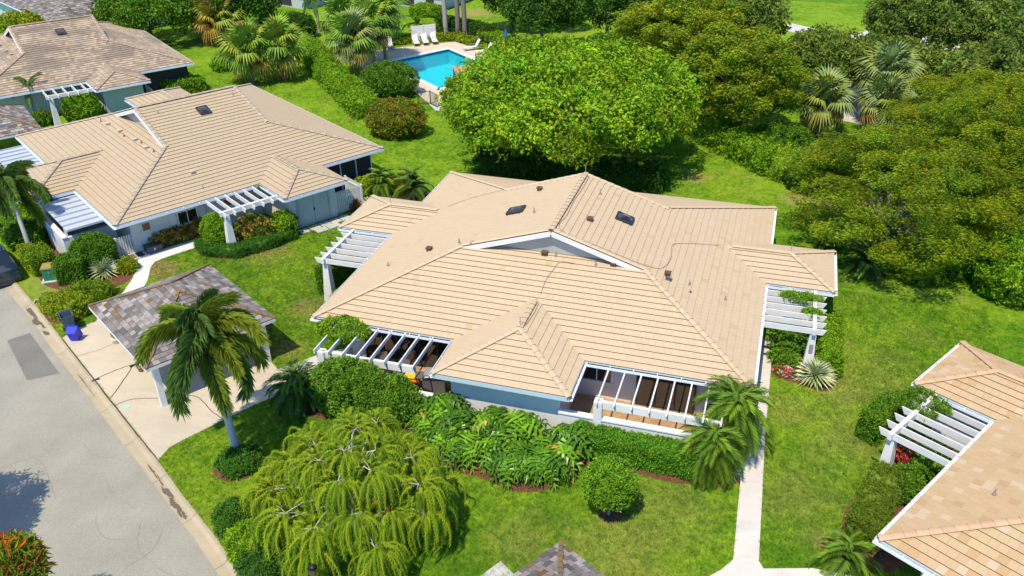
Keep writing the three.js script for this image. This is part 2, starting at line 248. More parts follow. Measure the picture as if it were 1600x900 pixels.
// cracks and joints in the slabs (thin open gaps filled with dirt)
{
  const b = new B(), ln = (pts, w, y) => { const c = curve(pts, 6).map((p, i) => [p[0] + 0.05 * (noise(i * .7, pts[0][0], 0, 9) - .5), p[1] + 0.05 * (noise(i * .7, pts[0][1], 0, 11) - .5)]), o = off(c, w); for (let i = 0; i < c.length - 1; i++) b.quad([c[i][0], y, c[i][1]], [o[i][0], y, o[i][1]], [o[i + 1][0], y, o[i + 1][1]], [c[i + 1][0], y, c[i + 1][1]]); };
  ln([[-21.6, 11.82], [-21.0, 11.1], [-20.6, 10.3]], .025, .034); ln([[-19.45, 13.15], [-19.0, 12.3], [-18.5, 11.6]], .05, .034); ln([[-17.75, 14.2], [-18.0, 13.2], [-18.42, 11.8]], .05, .034);
  ln([[-17.2, 14.55], [-16.8, 14.0], [-15.3, 13.42]], .04, .034); ln([[-15.0, 13.3], [-14.1, 12.95], [-12.85, 13.6], [-11.95, 14.05]], .04, .034); ln([[-19.5, 13.2], [-19.35, 13.1], [-19.3, 13.0]], .16, .0345); ln([[-18.6, 11.8], [-18.5, 11.65], [-18.45, 11.5]], .2, .0345);
  ln([[-23.35, 10.78], [-20, 12.83], [-15.2, 15.76], [-13.05, 17.05]], .05, .034);
  part('slab_cracks', b, M.crack, scene).userData = { kind: 'stuff', label: 'dark cracks running across the cream driveway slabs', category: 'cracks' };
  const r = new B(), rl = (pts, w) => { const c = curve(pts, 7).map((p, i) => [p[0] + .08 * (noise(i * .8, pts[0][0], 0, 19) - .5), p[1] + .08 * (noise(i * .8, pts[0][1], 0, 21) - .5)]), o = off(c, w); for (let i = 0; i < c.length - 1; i++) r.quad([c[i][0], -.093, c[i][1]], [o[i][0], -.093, o[i][1]], [o[i + 1][0], -.093, o[i + 1][1]], [c[i + 1][0], -.093, c[i + 1][1]]); };
  rl([[-19.2, 19.5], [-18.2, 18.35], [-16.9, 19.0], [-15.5, 20.1]], .012); rl([[-11.5, 20.2], [-10.8, 21.2], [-9.6, 21.8], [-8.2, 22.1]], .014); rl([[-14.5, 18.4], [-13.6, 19.2], [-12.2, 19.6]], .01); rl([[-16.8, 17], [-15.9, 17.5], [-14.9, 17.4]], .01); rl([[-10.4, 20.3], [-10.2, 21.3], [-10.6, 22.2]], .012); rl([[-13.4, 20.4], [-12.3, 21.2], [-11.2, 21.0]], .012);
  part('road_cracks', r, mat(0.17, 0.16, 0.145, 0.95), scene).userData = { kind: 'stuff', label: 'fine dark cracks across the pale worn road', category: 'cracks' };
}
// pool: basin, tile band, water, coping, deck
{
  const pool = new THREE.Group(); pool.name = 'pool'; pool.userData = { kind: 'structure' }; scene.add(pool);
  const bs = new B(), tb = new B(); bs.flat(POOL, -1.5);
  for (let i = 0; i < POOL.length; i++) { const p = POOL[i], q = POOL[(i + 1) % POOL.length]; bs.quad([p[0], -1.5, p[1]], [q[0], -1.5, q[1]], [q[0], -0.24, q[1]], [p[0], -0.24, p[1]]); tb.quad([p[0], -0.24, p[1]], [q[0], -0.24, q[1]], [q[0], 0.06, q[1]], [p[0], 0.06, p[1]]); }
  part('basin', bs, M.plaster, pool); part('tile_band', tb, M.poolTile, pool);
  part('lane_step', new B().beam([-23.2, -1.3, -35.3], [-18.4, -1.3, -35.6], 0.35, 0.4), M.poolTile, pool);
  const w = new B().flat(POOL, -0.16); part('water_surface', w, M.water, pool);
  const cx = POOL.reduce((s, p) => s + p[0], 0) / 5, cz = POOL.reduce((s, p) => s + p[1], 0) / 5, grow = (k) => POOL.map((p) => { const d = Math.hypot(p[0] - cx, p[1] - cz); return [cx + (p[0] - cx) * (d + k) / d, cz + (p[1] - cz) * (d + k) / d]; });
  const o1 = grow(-0.04), o2 = grow(0.5), c = new B(); for (let i = 0; i < 5; i++) { const j = (i + 1) % 5; c.quad([o1[i][0], .075, o1[i][1]], [o1[j][0], .075, o1[j][1]], [o2[j][0], .075, o2[j][1]], [o2[i][0], .075, o2[i][1]]); c.quad([o1[j][0], .075, o1[j][1]], [o1[i][0], .075, o1[i][1]], [o1[i][0], 0, o1[i][1]], [o1[j][0], 0, o1[j][1]]); c.quad([o2[i][0], .075, o2[i][1]], [o2[j][0], .075, o2[j][1]], [o2[j][0], .03, o2[j][1]], [o2[i][0], .03, o2[i][1]]); }
  part('coping', c, M.coping, pool);
  structure('pool_deck', new B().flat(DECK, 0.06, null, [grow(0.2)]), M.poolDeck);
  structure('gate_path', new B().slab([[-19.6, -28.7], [-18.2, -29.2], [-16.9, -27.4], [-18.3, -27.1]], -0.05, 0.05), M.concrete);
}
// ---------- houses ----------
const SL = 0.323, EV = 2.6, HW = 9.9, HD = 8.97, ZR = 3.58, FW = 2.95, ZW = 11.63, SWH = 2.175, SWC = -2.075, SWX = 13.1, ZG = 3.28;
function clipRect(poly, u0, u1, v0, v1) {
  let P = poly;
  const cut = (f, ip) => { const o = []; for (let i = 0; i < P.length; i++) { const a = P[i], b = P[(i + 1) % P.length], fa = f(a), fb = f(b); if (fa >= 0) o.push(a); if ((fa >= 0) !== (fb >= 0)) { const t = fa / (fa - fb); o.push([a[0] + (b[0] - a[0]) * t, a[1] + (b[1] - a[1]) * t]); } } P = o; };
  cut((p) => p[0] - u0); if (P.length) cut((p) => u1 - p[0]); if (P.length) cut((p) => p[1] - v0); if (P.length) cut((p) => v1 - p[1]); return P;
}
const area2 = (P) => { let a = 0; for (let i = 0; i < P.length; i++) { const p = P[i], q = P[(i + 1) % P.length]; a += p[0] * q[1] - q[0] * p[1]; } return a / 2; };
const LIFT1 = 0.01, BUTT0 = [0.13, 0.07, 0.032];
// a roof face: plan polygon, downslope direction n, eave coordinate e along n
function face(poly, n, e, eave = EV, sl = SL) { return { poly, n, e, t: [n[1], -n[0]], eave, sl }; }
function houseFaces() {
  const d = HD - ZR, hi = HW - (HD - ZG), F = [];
  for (const s of [-1, 1]) {
    F.push(face([[s * HW, -HD], [s * HW, SWC - SWH], [s * (HW - SWH), SWC], [s * HW, SWC + SWH], [s * HW, HD], [s * (HW - d), ZR], [0, ZR], [0, -ZR], [s * (HW - d), -ZR]], [s, 0], HW));
    F.push(face([[s * FW, HD], [s * FW, ZW], [0, ZW - FW], [0, HD - FW]], [s, 0], FW));
    const w = SWX - SWH;
    F.push(face([[s * HW, SWC + SWH], [s * SWX, SWC + SWH], [s * w, SWC], [s * (HW - SWH), SWC]], [0, 1], SWC + SWH));
    F.push(face([[s * HW, SWC - SWH], [s * SWX, SWC - SWH], [s * w, SWC], [s * (HW - SWH), SWC]], [0, -1], -(SWC - SWH)));
    F.push(face([[s * SWX, SWC - SWH], [s * SWX, SWC + SWH], [s * w, SWC]], [s, 0], SWX));
  }
  F.push(face([[-HW, HD], [-FW, HD], [0, HD - FW], [FW, HD], [HW, HD], [hi, ZG], [-hi, ZG]], [0, 1], HD));
  F.push(face([[-HW, -HD], [HW, -HD], [hi, -ZG], [-hi, -ZG]], [0, -1], HD));
  F.push(face([[-FW, ZW], [FW, ZW], [0, ZW - FW]], [0, 1], ZW));
  return F;
}
const CAM = camera.position;
function tileRoof(root, roof, faces, tone, nSingle, single_mats, o = {}) {
  const COURSE = o.course || 0.326, TILE = o.tile || 0.3, GAP = o.gap || 0.0018, LIFT0 = o.lift || 0.045, SL = faces[0].sl, BUTT = o.butt || BUTT0, nm = o.name || 'roof_tile';
  const m = new B(), cand = [], full = [];
  const co = Math.cos(root.rotation.y), si = Math.sin(root.rotation.y);
  faces.forEach((f, fi) => {
    const uv = f.poly.map(([x, z]) => [x * f.t[0] + z * f.t[1], f.e - (x * f.n[0] + z * f.n[1])]);
    if (area2(uv) < 0) uv.reverse();
    const us = uv.map((p) => p[0]), vs = uv.map((p) => p[1]), uMin = Math.min(...us), uMax = Math.max(...us), vMax = Math.max(...vs);
    const at = (u, v, l) => { const w = f.e - v; return [f.n[0] * w + f.t[0] * u, f.eave + f.sl * v + l, f.n[1] * w + f.t[1] * u]; };
    for (let r = 0; r * COURSE < vMax; r++) {
      const v0 = r * COURSE, v1 = v0 + COURSE, o = (r % 2) * TILE / 2;
      for (let u = Math.floor(uMin / TILE) * TILE - o; u < uMax; u += TILE) {
        const P = clipRect(uv, u + GAP, u + TILE - GAP, v0, v1); if (P.length < 3 || Math.abs(area2(P)) < 0.0015) continue;
        if (nSingle && Math.abs(area2(P) - (TILE - 2 * GAP) * COURSE) < 1e-5) { const p = at(u + TILE / 2, v0, 0), wx = root.position.x + p[0] * co + p[2] * si, wz = root.position.z - p[0] * si + p[2] * co; full.push({ f, u, v0, d: Math.hypot(wx - CAM.x, p[1] - CAM.y, wz - CAM.z), P, at, fi, r, seen: f.n[0] * co + f.n[1] * si }); } else cand.push({ f, P, v0, at, fi, r, u });
      }
    }
  });
  full.sort((a, b) => a.d - b.d);
  const solo = full.slice(0, nSingle); cand.push(...full.slice(nSingle));
  for (const c of cand) {
    const k = tone(c.u * 3.3 + c.fi * 17.3, c.r + c.fi * 31, c), L = (v) => LIFT0 + (LIFT1 - LIFT0) * clamp((v - c.v0) / COURSE, 0, 1);
    const Q = c.P.map((p) => c.at(p[0], p[1], L(p[1]))), vv = c.P.map((p) => new THREE.Vector2(p[0], p[1]));
    for (const t of THREE.ShapeUtils.triangulateShape(vv, [])) m.tri(Q[t[0]], Q[t[1]], Q[t[2]], k);
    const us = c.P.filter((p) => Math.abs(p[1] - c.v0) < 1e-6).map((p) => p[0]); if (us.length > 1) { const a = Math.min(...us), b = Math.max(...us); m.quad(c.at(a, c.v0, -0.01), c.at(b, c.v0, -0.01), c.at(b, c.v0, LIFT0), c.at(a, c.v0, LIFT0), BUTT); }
  }
  if (m.p.length) part(nm + '_field', m, single_mats.field, roof, null, 'stuff');
  if (solo.length) {
    const g = new B(), w = TILE - 2 * GAP, z1 = -COURSE, y1 = SL * COURSE;
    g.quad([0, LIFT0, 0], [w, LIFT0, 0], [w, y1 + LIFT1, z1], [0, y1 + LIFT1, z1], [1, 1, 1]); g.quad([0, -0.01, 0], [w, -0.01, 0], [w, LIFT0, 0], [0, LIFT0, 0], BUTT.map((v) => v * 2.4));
    g.quad([0, -0.01, 0], [0, LIFT0, 0], [0, y1 + LIFT1, z1], [0, y1 - .01, z1], [.7, .7, .7]); g.quad([w, LIFT0, 0], [w, -0.01, 0], [w, y1 - .01, z1], [w, y1 + LIFT1, z1], [.7, .7, .7]);
    const geo = g.geo();
    for (const c of solo) { const o = part(nm, geo, single_mats.solo[Math.floor(hash2(Math.round(c.u * 10), c.r, 3) * single_mats.solo.length)], roof), p = c.at(c.u + GAP, c.v0, 0); o.position.set(...p); o.rotation.y = Math.atan2(c.f.n[0], c.f.n[1]); }
  }
}
const capGeo = (() => { // a cap tile: angled barrel, wider at its lower end, laid along +z (down)
  const b = new B(), P = (t, s, z, l) => [s * Math.cos(t), l + s * 0.42 * Math.sin(t), z]; const N = 6;
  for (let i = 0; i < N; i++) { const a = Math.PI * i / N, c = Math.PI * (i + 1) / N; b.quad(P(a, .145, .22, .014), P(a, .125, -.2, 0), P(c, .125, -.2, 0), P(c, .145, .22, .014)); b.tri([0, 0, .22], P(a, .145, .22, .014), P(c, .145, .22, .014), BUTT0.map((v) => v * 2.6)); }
  return b.geo();
})();
function caps(parent, a, b, mats) { // from low end a to high end b
  const A = V3(...a), Bv = V3(...b), L = A.distanceTo(Bv), n = Math.max(1, Math.floor(L / 0.38)), d = A.clone().sub(Bv).normalize();
  const q = new THREE.Quaternion().setFromRotationMatrix(new THREE.Matrix4().lookAt(V3(0, 0, 0), d.clone().negate(), V3(0, 1, 0)));
  for (let i = 0; i < n; i++) { const o = part('ridge_cap', capGeo, mats[(i * 7 + n) % mats.length], parent); o.position.copy(A).addScaledVector(d, -(i + 0.5) * L / n); o.position.y += 0.012; o.quaternion.copy(q); }
}
const H = (v) => EV + SL * v;
const tileMat = (c, rough = 0.75) => new THREE.MeshStandardMaterial({ color: lin(...c), vertexColors: true, roughness: rough, bumpMap: rep(T.grain, 0.7), bumpScale: 0.006 });
function gutterRun(parent, a, b, out) { // open box gutter along an eave from a to b (plan), out = outward normal
  const g = new B(), y = EV - 0.03, s = (d) => [[a[0] + out[0] * d, a[1] + out[1] * d], [b[0] + out[0] * d, b[1] + out[1] * d]];
  const bar = (d, w, y0, y1) => { const [p, q] = s(d); g.beam([p[0], (y0 + y1) / 2, p[1]], [q[0], (y0 + y1) / 2, q[1]], w, y1 - y0); };
  bar(0.13, 0.02, y - 0.13, y - 0.01); bar(0.0, 0.024, y - 0.13, y - 0.03); bar(0.065, 0.11, y - 0.13, y - 0.115);
  const L = Math.hypot(b[0] - a[0], b[1] - a[1]), n = Math.floor(L / 0.9); for (let i = 1; i < n; i++) { const t = i / n, x = a[0] + (b[0] - a[0]) * t, z = a[1] + (b[1] - a[1]) * t; g.beam([x, y - 0.016, z], [x + out[0] * 0.13, y - 0.016, z + out[1] * 0.13], 0.03, 0.012); }
  return part('gutter', g, M.gutter, parent);
}
function windowPart(parent, x, y, z, w, h, dir, shutters) { // dir: outward unit axis [x,z]
  const ry = Math.atan2(dir[0], dir[1]), g = new THREE.Group(); g.name = 'window'; g.position.set(x, y, z); g.rotation.y = ry; parent.add(g);
  const f = new B(); f.box(0, h / 2 + .05, .03, w + .2, .1, .1); f.box(0, -h / 2 - .05, .04, w + .26, .1, .12); f.box(-w / 2 - .05, 0, .03, .1, h, .1); f.box(w / 2 + .05, 0, .03, .1, h, .1); f.box(0, 0, .02, .05, h, .05);
  part('frame', f, M.white, g); part('pane', new B().box(0, 0, .012, w, h, .02), M.glass, g);
  if (shutters) for (const s of [-1, 1]) { const b = new B(); b.box(s * (w / 2 + .34), 0, .03, .42, h + .1, .05); for (let i = 0; i < 9; i++) b.box(s * (w / 2 + .34), -h / 2 + .1 + i * (h - .1) / 9, .06, .32, .06, .02); part('shutter', b, M.white, g); }
  return g;
}
function slidingDoor(parent, x, z, w, h, dir, panels, m = M.dark) {
  const g = new THREE.Group(); g.name = 'sliding_door'; g.position.set(x, 0, z); g.rotation.y = Math.atan2(dir[0], dir[1]); parent.add(g);
  const f = new B(); f.box(0, h + .03, .03, w + .12, .08, .1); for (let i = 0; i <= panels; i++) f.box(-w / 2 + w * i / panels, h / 2, .03, .07, h, .08); f.box(0, .06, .03, w, .08, .08); part('frame', f, m, g);
  for (let i = 0; i < panels; i++) part('pane', new B().box(-w / 2 + w * (i + .5) / panels, h / 2, .015, w / panels - .08, h - .06, .02), M.glass, g);
}
// white garden pergola beside a side wing: boards on edge over a beam and a battered post
function sidePergola(house, s, n, m = M.white, vine = 0) {
  const g = new THREE.Group(); g.name = 'pergola'; house.add(g);
  for (let i = 0; i < n; i++) { const z = 0.62 + i * 3.0 / (n - 1), b = new B(), x0 = s * 9.55, x1 = s * 12.75; b.quad([x0, 2.3, z + .025], [x1 - s * .14, 2.3, z + .025], [x1, 2.58, z + .025], [x0, 2.58, z + .025]); b.quad([x1 - s * .14, 2.3, z - .025], [x0, 2.3, z - .025], [x0, 2.58, z - .025], [x1, 2.58, z - .025]); b.quad([x0, 2.58, z + .025], [x1, 2.58, z + .025], [x1, 2.58, z - .025], [x0, 2.58, z - .025]); b.quad([x1 - s * .14, 2.3, z + .025], [x1 - s * .14, 2.3, z - .025], [x1, 2.58, z - .025], [x1, 2.58, z + .025]); b.quad([x0, 2.3, z - .025], [x1 - s * .14, 2.3, z - .025], [x1 - s * .14, 2.3, z + .025], [x0, 2.3, z + .025]); part('slat', b, m, g); }
  part('beam', new B().b2(s > 0 ? 12.14 : -12.3, s > 0 ? 12.3 : -12.14, 2.34, 2.62, 0.15, 3.8), m, g);
  const p = new B(), x = s * 12.22, z = 3.45, q = (w, y) => [[x - w, y, z + w], [x + w, y, z + w], [x + w, y, z - w], [x - w, y, z - w]], lo = q(.26, 0), hi = q(.13, 2.34); for (let i = 0; i < 4; i++) { const j = (i + 1) % 4; p.quad(lo[i], lo[j], hi[j], hi[i]); } p.quad(hi[0], hi[1], hi[2], hi[3]);
  part('post', p, m, g); return g;
}
// patio in a front corner: rafters from the eave to a beam over a garden wall
function frontPatio(house, s, o) {
  const g = new THREE.Group(); g.name = 'patio'; house.add(g);
  const X = (a) => s * a, lo = (a, b) => Math.min(X(a), X(b)), hi = (a, b) => Math.max(X(a), X(b)), x1 = o.x1, zb = o.zb ?? 11.1;
  part('patio_floor', new B().b2(lo(2.4, x1), hi(2.4, x1), -.02, .05, 7.9, zb), o.floor, g);
  part('patio_wall', new B().b2(lo(2.42, x1 + .1), hi(2.42, x1 + .1), 0, o.wallH, zb - .1, zb + .1), M.wall, g);
  part('wall_cap', new B().b2(lo(2.42, x1 + .14), hi(2.42, x1 + .14), o.wallH, o.wallH + .06, zb - .15, zb + .15), M.white, g);
  part('patio_side_wall', new B().b2(lo(x1 - .1, x1 + .1), hi(x1 - .1, x1 + .1), 0, o.wallH - .01, 8.4, zb - .1), M.wall, g);
  if (o.rafters) {
    part('beam', new B().b2(lo(o.r0, o.r1), hi(o.r0, o.r1), 2.02, 2.36, zb - .07, zb + .07), M.white, g);
    part('ledger', new B().b2(lo(o.r0 - .2, o.r1), hi(o.r0 - .2, o.r1), 2.3, 2.46, 8.78, 8.86), M.white, g);
    for (let i = 0; i < o.rafters; i++) { const x = X(o.r0 + (o.r1 - o.r0) * i / (o.rafters - 1)), b = new B(); b.b2(x - o.rw / 2, x + o.rw / 2, 2.365, 2.36 + o.rh, 8.7, zb + .32); part('rafter', b, M.white, g); part('bracket', new B().b2(x - .03, x + .03, 2.16, 2.36, zb + .07, zb + .1), M.metal, g); }
    for (const px of o.posts) { part('pillar', new B().b2(X(px) - .17, X(px) + .17, 0, 2.36, zb - .17, zb + .17), M.white, g); }
  }
  return g;
}
function makeHouse(o) {
  const root = thing('house', o.label, 'house', o.x, o.z, o.turn);
  const roof = new THREE.Group(); roof.name = 'roof'; root.add(roof);
  const F = houseFaces();
  const deck = new B(); for (const f of F) deck.flat(f.poly, (x, z) => f.eave + SL * (f.e - (x * f.n[0] + z * f.n[1])) - 0.02);
  part('roof_deck', deck, M.deckDark, roof);
  tileRoof(root, roof, F, o.tone, o.singles || 0, o.mats);
  const foot = [[-HW, -HD], [-HW, SWC - SWH], [-SWX, SWC - SWH], [-SWX, SWC + SWH], [-HW, SWC + SWH], [-HW, HD], [-FW, HD], [-FW, ZW], [FW, ZW], [FW, HD], [HW, HD], [HW, SWC + SWH], [SWX, SWC + SWH], [SWX, SWC - SWH], [HW, SWC - SWH], [HW, -HD]];
  const sof = new B(); sof.flat(foot, 2.4); part('soffit', sof, M.soffit, roof);
  const fas = new B(); for (let i = 0; i < foot.length; i++) { const a = foot[i], b = foot[(i + 1) % foot.length], L = Math.hypot(b[0] - a[0], b[1] - a[1]), dx = (b[0] - a[0]) / L, dz = (b[1] - a[1]) / L, nx = -dz * -0.012, nz = dx * -0.012; fas.beam([a[0] + nx * 0, 2.495, a[1]], [b[0], 2.495, b[1]], .024, .21); }
  part('fascia', fas, M.fascia, roof);
  const runs = [[[-HW, SWC + SWH], [-HW, HD], [-1, 0]], [[-HW, -HD], [-HW, SWC - SWH], [-1, 0]], [[HW, HD], [HW, SWC + SWH], [1, 0]], [[HW, SWC - SWH], [HW, -HD], [1, 0]], [[-HW - .13, HD], [-FW - .13, HD], [0, 1]], [[FW + .13, HD], [HW + .13, HD], [0, 1]], [[-FW, HD], [-FW, ZW], [-1, 0]], [[FW, ZW], [FW, HD], [1, 0]], [[-SWX, SWC + SWH], [-HW - .13, SWC + SWH], [0, 1]], [[HW + .13, SWC + SWH], [SWX, SWC + SWH], [0, 1]], [[-SWX, SWC - SWH], [-SWX, SWC + SWH], [-1, 0]], [[SWX, SWC + SWH], [SWX, SWC - SWH], [1, 0]], [[HW, -HD], [-HW, -HD], [0, -1]]];
  runs.forEach((r) => gutterRun(roof, ...r));
  // gablets at both ridge ends
  const d = HD - ZR, hr = H(HW);
  for (const e of [1, -1]) {
    const z = e * ZR, g = new B(), w = new B();
    for (const s of [-1, 1]) g.beam([s * (HW - d + .25), H(d - .25) - .15, z + e * .02], [0, hr - .15, z + e * .02], .05, .24);
    part('verge_board', g, M.white, roof);
    const zg = e * ZG, lo = H(HD - ZG) + .05, xx = HW - (HD - ZG); w.tri([-xx, lo, zg], [xx, lo, zg], [0, hr - .1, zg]); part('gable_wall', w, M.siding, roof);
    const vs = new B(); for (const s of [-1, 1]) vs.quad([s * (HW - d), H(d) - .035, z], [0, hr - .035, z], [0, hr - .035, zg], [s * xx, H(HD - ZG) - .035, zg]); part('verge_soffit', vs, M.soffit, roof);
    for (const s of [-1, 1]) caps(roof, [s * (HW - d), H(d) + .02, z - e * .12], [0, hr + .02, z - e * .12], o.mats.cap);
    for (const s of [-1, 1]) caps(roof, [s * HW, EV + .03, e * HD], [s * (HW - d), H(d) + .03, z], o.mats.cap);
  }
  caps(roof, [0, hr + .03, ZR], [0, hr + .03, -ZR], o.mats.cap);
  for (const s of [-1, 1]) { caps(roof, [s * FW, EV + .03, ZW], [0, H(FW) + .03, ZW - FW], o.mats.cap); for (const e of [1, -1]) caps(roof, [s * SWX, EV + .03, SWC + e * SWH], [s * (SWX - SWH), H(SWH) + .03, SWC], o.mats.cap); caps(roof, [s * (SWX - SWH), H(SWH) + .03, SWC], [s * (HW - SWH + .3), H(SWH) + .03, SWC], o.mats.cap); }
  caps(roof, [0, H(FW) + .03, ZW - FW], [0, H(FW) + .03, HD - FW + .3], o.mats.cap);
  // walls
  const W = new B(); W.b2(-8.7, 8.7, 0, 2.405, -8.0, 7.9); W.b2(-2.4, 2.4, 0, 2.404, 7.9, 10.95); for (const s of [-1, 1]) W.b2(s > 0 ? 8.7 : -12.2, s > 0 ? 12.2 : -8.7, 0, 2.403, -3.75, -0.5);
  part('wall', W, o.wall || M.wall, root);
  return { root, roof };
}
// roof fittings, given in plan on a face height
function boxVent(roof, x, y, z, ry, m) { const b = new B(); b.box(0, .06, 0, .26, .16, .24, 0); b.box(0, .145, .02, .3, .04, .29, 0); const o = part('roof_vent', b, m, roof); o.position.set(x, y, z); o.rotation.y = ry; }
function pipeVent(roof, x, y, z, m, h = .22) { const b = new B(); b.tube([[0, -.05, 0], [0, h * .85, 0]], .032, 8); b.tube([[0, -.02, 0], [0, .03, 0]], .07, 8); const o = part('vent_pipe', b, m, roof); o.position.set(x, y, z); }
function skylight(roof, x, z, dir) { const y = H(HW - Math.abs(x)) + .06, g = new THREE.Group(); g.name = 'skylight'; g.position.set(x, y, z); g.rotation.order = 'YXZ'; g.rotation.y = dir > 0 ? Math.PI / 2 : -Math.PI / 2; g.rotation.x = Math.atan(SL); g.scale.setScalar(.74); roof.add(g); const f = new B(); for (const [a, c, w, l] of [[0, .58, 1.0, .08], [0, -.58, 1.0, .08], [.48, 0, .08, 1.1], [-.48, 0, .08, 1.1]]) f.box(a, .05, c, w, .14, l); part('frame', f, M.bronze, g); const d = new B(), N = 6; for (let i = 0; i < N; i++) for (let j = 0; j < N; j++) { const P = (a, c) => { const u = a / N * 2 - 1, v = c / N * 2 - 1; return [u * .45, .09 + .16 * (1 - u * u) * (1 - v * v), v * .55]; }; d.quad(P(i, j), P(i, j + 1), P(i + 1, j + 1), P(i + 1, j)); } part('dome', d, M.glass, g); }
function cable(roof, pts, r = .011) { const c = new THREE.CatmullRomCurve3(pts.map((p) => V3(...p)), false, 'centripetal').getPoints(pts.length * 8).map((v) => [v.x, v.y, v.z]); part('lightning_cable', new B().tube(c, r, 5), mat(0.25, 0.2, 0.16, 0.6), roof); }

// main house
const peach = [0.485, 0.375, 0.245];
const toneFrom = (base, amp, cols) => (a, b, c) => { const h = hash2(Math.round(a * 7), b, 5), i = hash2(Math.round(a * 11), b, 9); let k = base; if (cols && i < cols.p) k = cols.c[Math.floor(h * cols.c.length)]; const s = 1 + amp * (h - 0.5); return [k[0] * s, k[1] * s, k[2] * s]; };
const main = makeHouse({ x: 0, z: 0, turn: 0, label: 'large central house with peach tile roof, gablet and white pergolas', singles: 300,
  tone: toneFrom(peach, 0.05, { p: 0.03, c: [[0.455, 0.345, 0.2], [0.465, 0.35, 0.215]] }),
  mats: { field: tileMat([1, 1, 1]), solo: [tileMat(peach), tileMat(peach.map((v) => v * 1.02)), tileMat(peach.map((v) => v * .975))], cap: [tileMat([0.5, 0.385, 0.255]), tileMat([0.485, 0.375, 0.245])] } });
{
  const { root, roof } = main;
  for (const [x, v] of [[-3.92, 5.55], [-.35, 5.55], [3.0, 5.45], [5.55, 5.3]]) boxVent(roof, x, H(v) + .03, HD - v, 0, mat(0.10, 0.055, 0.03, 0.8));
  for (const [x, v] of [[-4.7, 5.6], [.2, 5.55], [2.2, 5.3], [6.6, 4.9]]) pipeVent(roof, x, H(v) + .05, HD - v, M.metal);
  boxVent(roof, -6.3, H(HW - 6.3) + .03, 3.4, -Math.PI / 2, mat(0.10, 0.055, 0.03, 0.8)); pipeVent(roof, -8.1, H(HW - 8.1) + .05, 4.5, M.metal);
  boxVent(roof, -2.2, H(HW - 2.2) + .03, -2.3, -Math.PI / 2, mat(0.10, 0.055, 0.03, 0.8)); pipeVent(roof, -1.6, H(HW - 1.6) + .05, .9, M.metal, .3);
  boxVent(roof, 1.3, H(HW - 1.3) + .03, 1.2, Math.PI / 2, mat(0.10, 0.055, 0.03, 0.8)); pipeVent(roof, 1.15, H(HW - 1.15) + .05, -1.9, M.metal, .3); pipeVent(roof, 8.2, H(HW - 8.2) + .05, 3.2, M.metal);
  skylight(roof, -2.75, .2, -1); skylight(roof, 2.75, -.35, 1);
  const hr = H(HW) + .115, rs = (x, z) => [x, H(HW - Math.abs(x)) + .062, z];
  cable(roof, [rs(.22, -3.45), rs(.26, -1.8), rs(.2, 0), rs(.27, 1.6), rs(.22, 3.0), rs(.55, 3.3), rs(2.2, 3.28), rs(3.9, 3.25), rs(4.3, 3.2), rs(5.1, 2.9), rs(5.4, 1.6), rs(5.3, .2), rs(5.9, -.5), rs(7.4, -1.7)]);
  cable(roof, [rs(-7.6, -2.5), rs(-6.8, -3.0), rs(-5.6, -3.3), rs(-4.6, -3.45)]);
  const fs = (x, z) => [x, H(HD - z) + .062, z]; cable(roof, [fs(1.2, 3.75), fs(.5, 3.8), fs(.35, 4.2), fs(.15, 5.0), fs(.12, 5.8)]); cable(roof, [[.2, H(2.75) + .062, 6.4], [.24, H(2.71) + .062, 7.2], [.18, H(2.77) + .062, 8.4]]);
  for (const [x, y, z] of [[0, hr, -3.45], [0, H(2.95) + .15, 8.6], [-10.9, H(2.17) + .15, -2.07], [10.9, H(2.17) + .15, -2.07]]) part('air_terminal', new B().tube([[x, y, z], [x, y + .4, z]], .018, 5), M.metal, roof);
  const dp = new B(); dp.b2(9.86, 9.95, 2.3, 2.46, -4.6, -4.3); dp.tube([[9.98, 2.5, -4.5], [9.6, 2.3, -4.45], [8.78, 2.15, -4.4], [8.78, 0, -4.4]], .045, 6); part('downspout', dp, M.gutter, root);
  sidePergola(root, 1, 6); sidePergola(root, -1, 6);
  const pl = frontPatio(root, -1, { x1: 8.5, floor: M.floorTile, wallH: .95, rafters: 8, r0: 3.95, r1: 8.6, rw: .055, rh: .2, posts: [8.42], zb: 11.05 });
  const pr = frontPatio(root, 1, { x1: 9.2, floor: M.floorTile, wallH: 1.45, rafters: 8, r0: 4.02, r1: 8.9, rw: .06, rh: .09, posts: [4.05], zb: 11.15 });
  // number plate on the entry pillar
  const cv = document.createElement('canvas'); cv.width = 128; cv.height = 48; const cx = cv.getContext('2d'); cx.fillStyle = '#f4f4f6'; cx.fillRect(0, 0, 128, 48); cx.fillStyle = '#15151a'; cx.fillRect(0, 0, 128, 8); for (const [x, y, w, h] of [[4, 18, 14, 18], [26, 14, 22, 8], [34, 22, 8, 20], [56, 20, 16, 20], [80, 14, 8, 28], [80, 34, 18, 8], [106, 10, 18, 32]]) cx.fillRect(x, y, w, h);
  const ct = new THREE.CanvasTexture(cv); ct.colorSpace = THREE.SRGBColorSpace; const pg = new THREE.PlaneGeometry(.36, .14), num = part('house_number', pg, new THREE.MeshStandardMaterial({ map: ct, roughness: .5 }), pl); num.position.set(-8.42, 1.75, 11.255);
  part('plaque', new B().box(12.22, 1.55, 3.68, .17, .42, .02), mat(.25, .25, .28, .4), root);
  windowPart(root, 3.3, 1.5, 7.92, 1.3, 1.05, [0, 1]); slidingDoor(root, 6.35, 7.92, 2.5, 2.05, [0, 1], 3); slidingDoor(root, -5.6, 7.92, 4.6, 2.1, [0, 1], 5); 
  part('downspout', new B().tube([[9.96, 2.5, 8.8], [8.8, 2.2, 8.2], [8.8, 0, 8.1]], .045, 6), M.gutter, root);
}
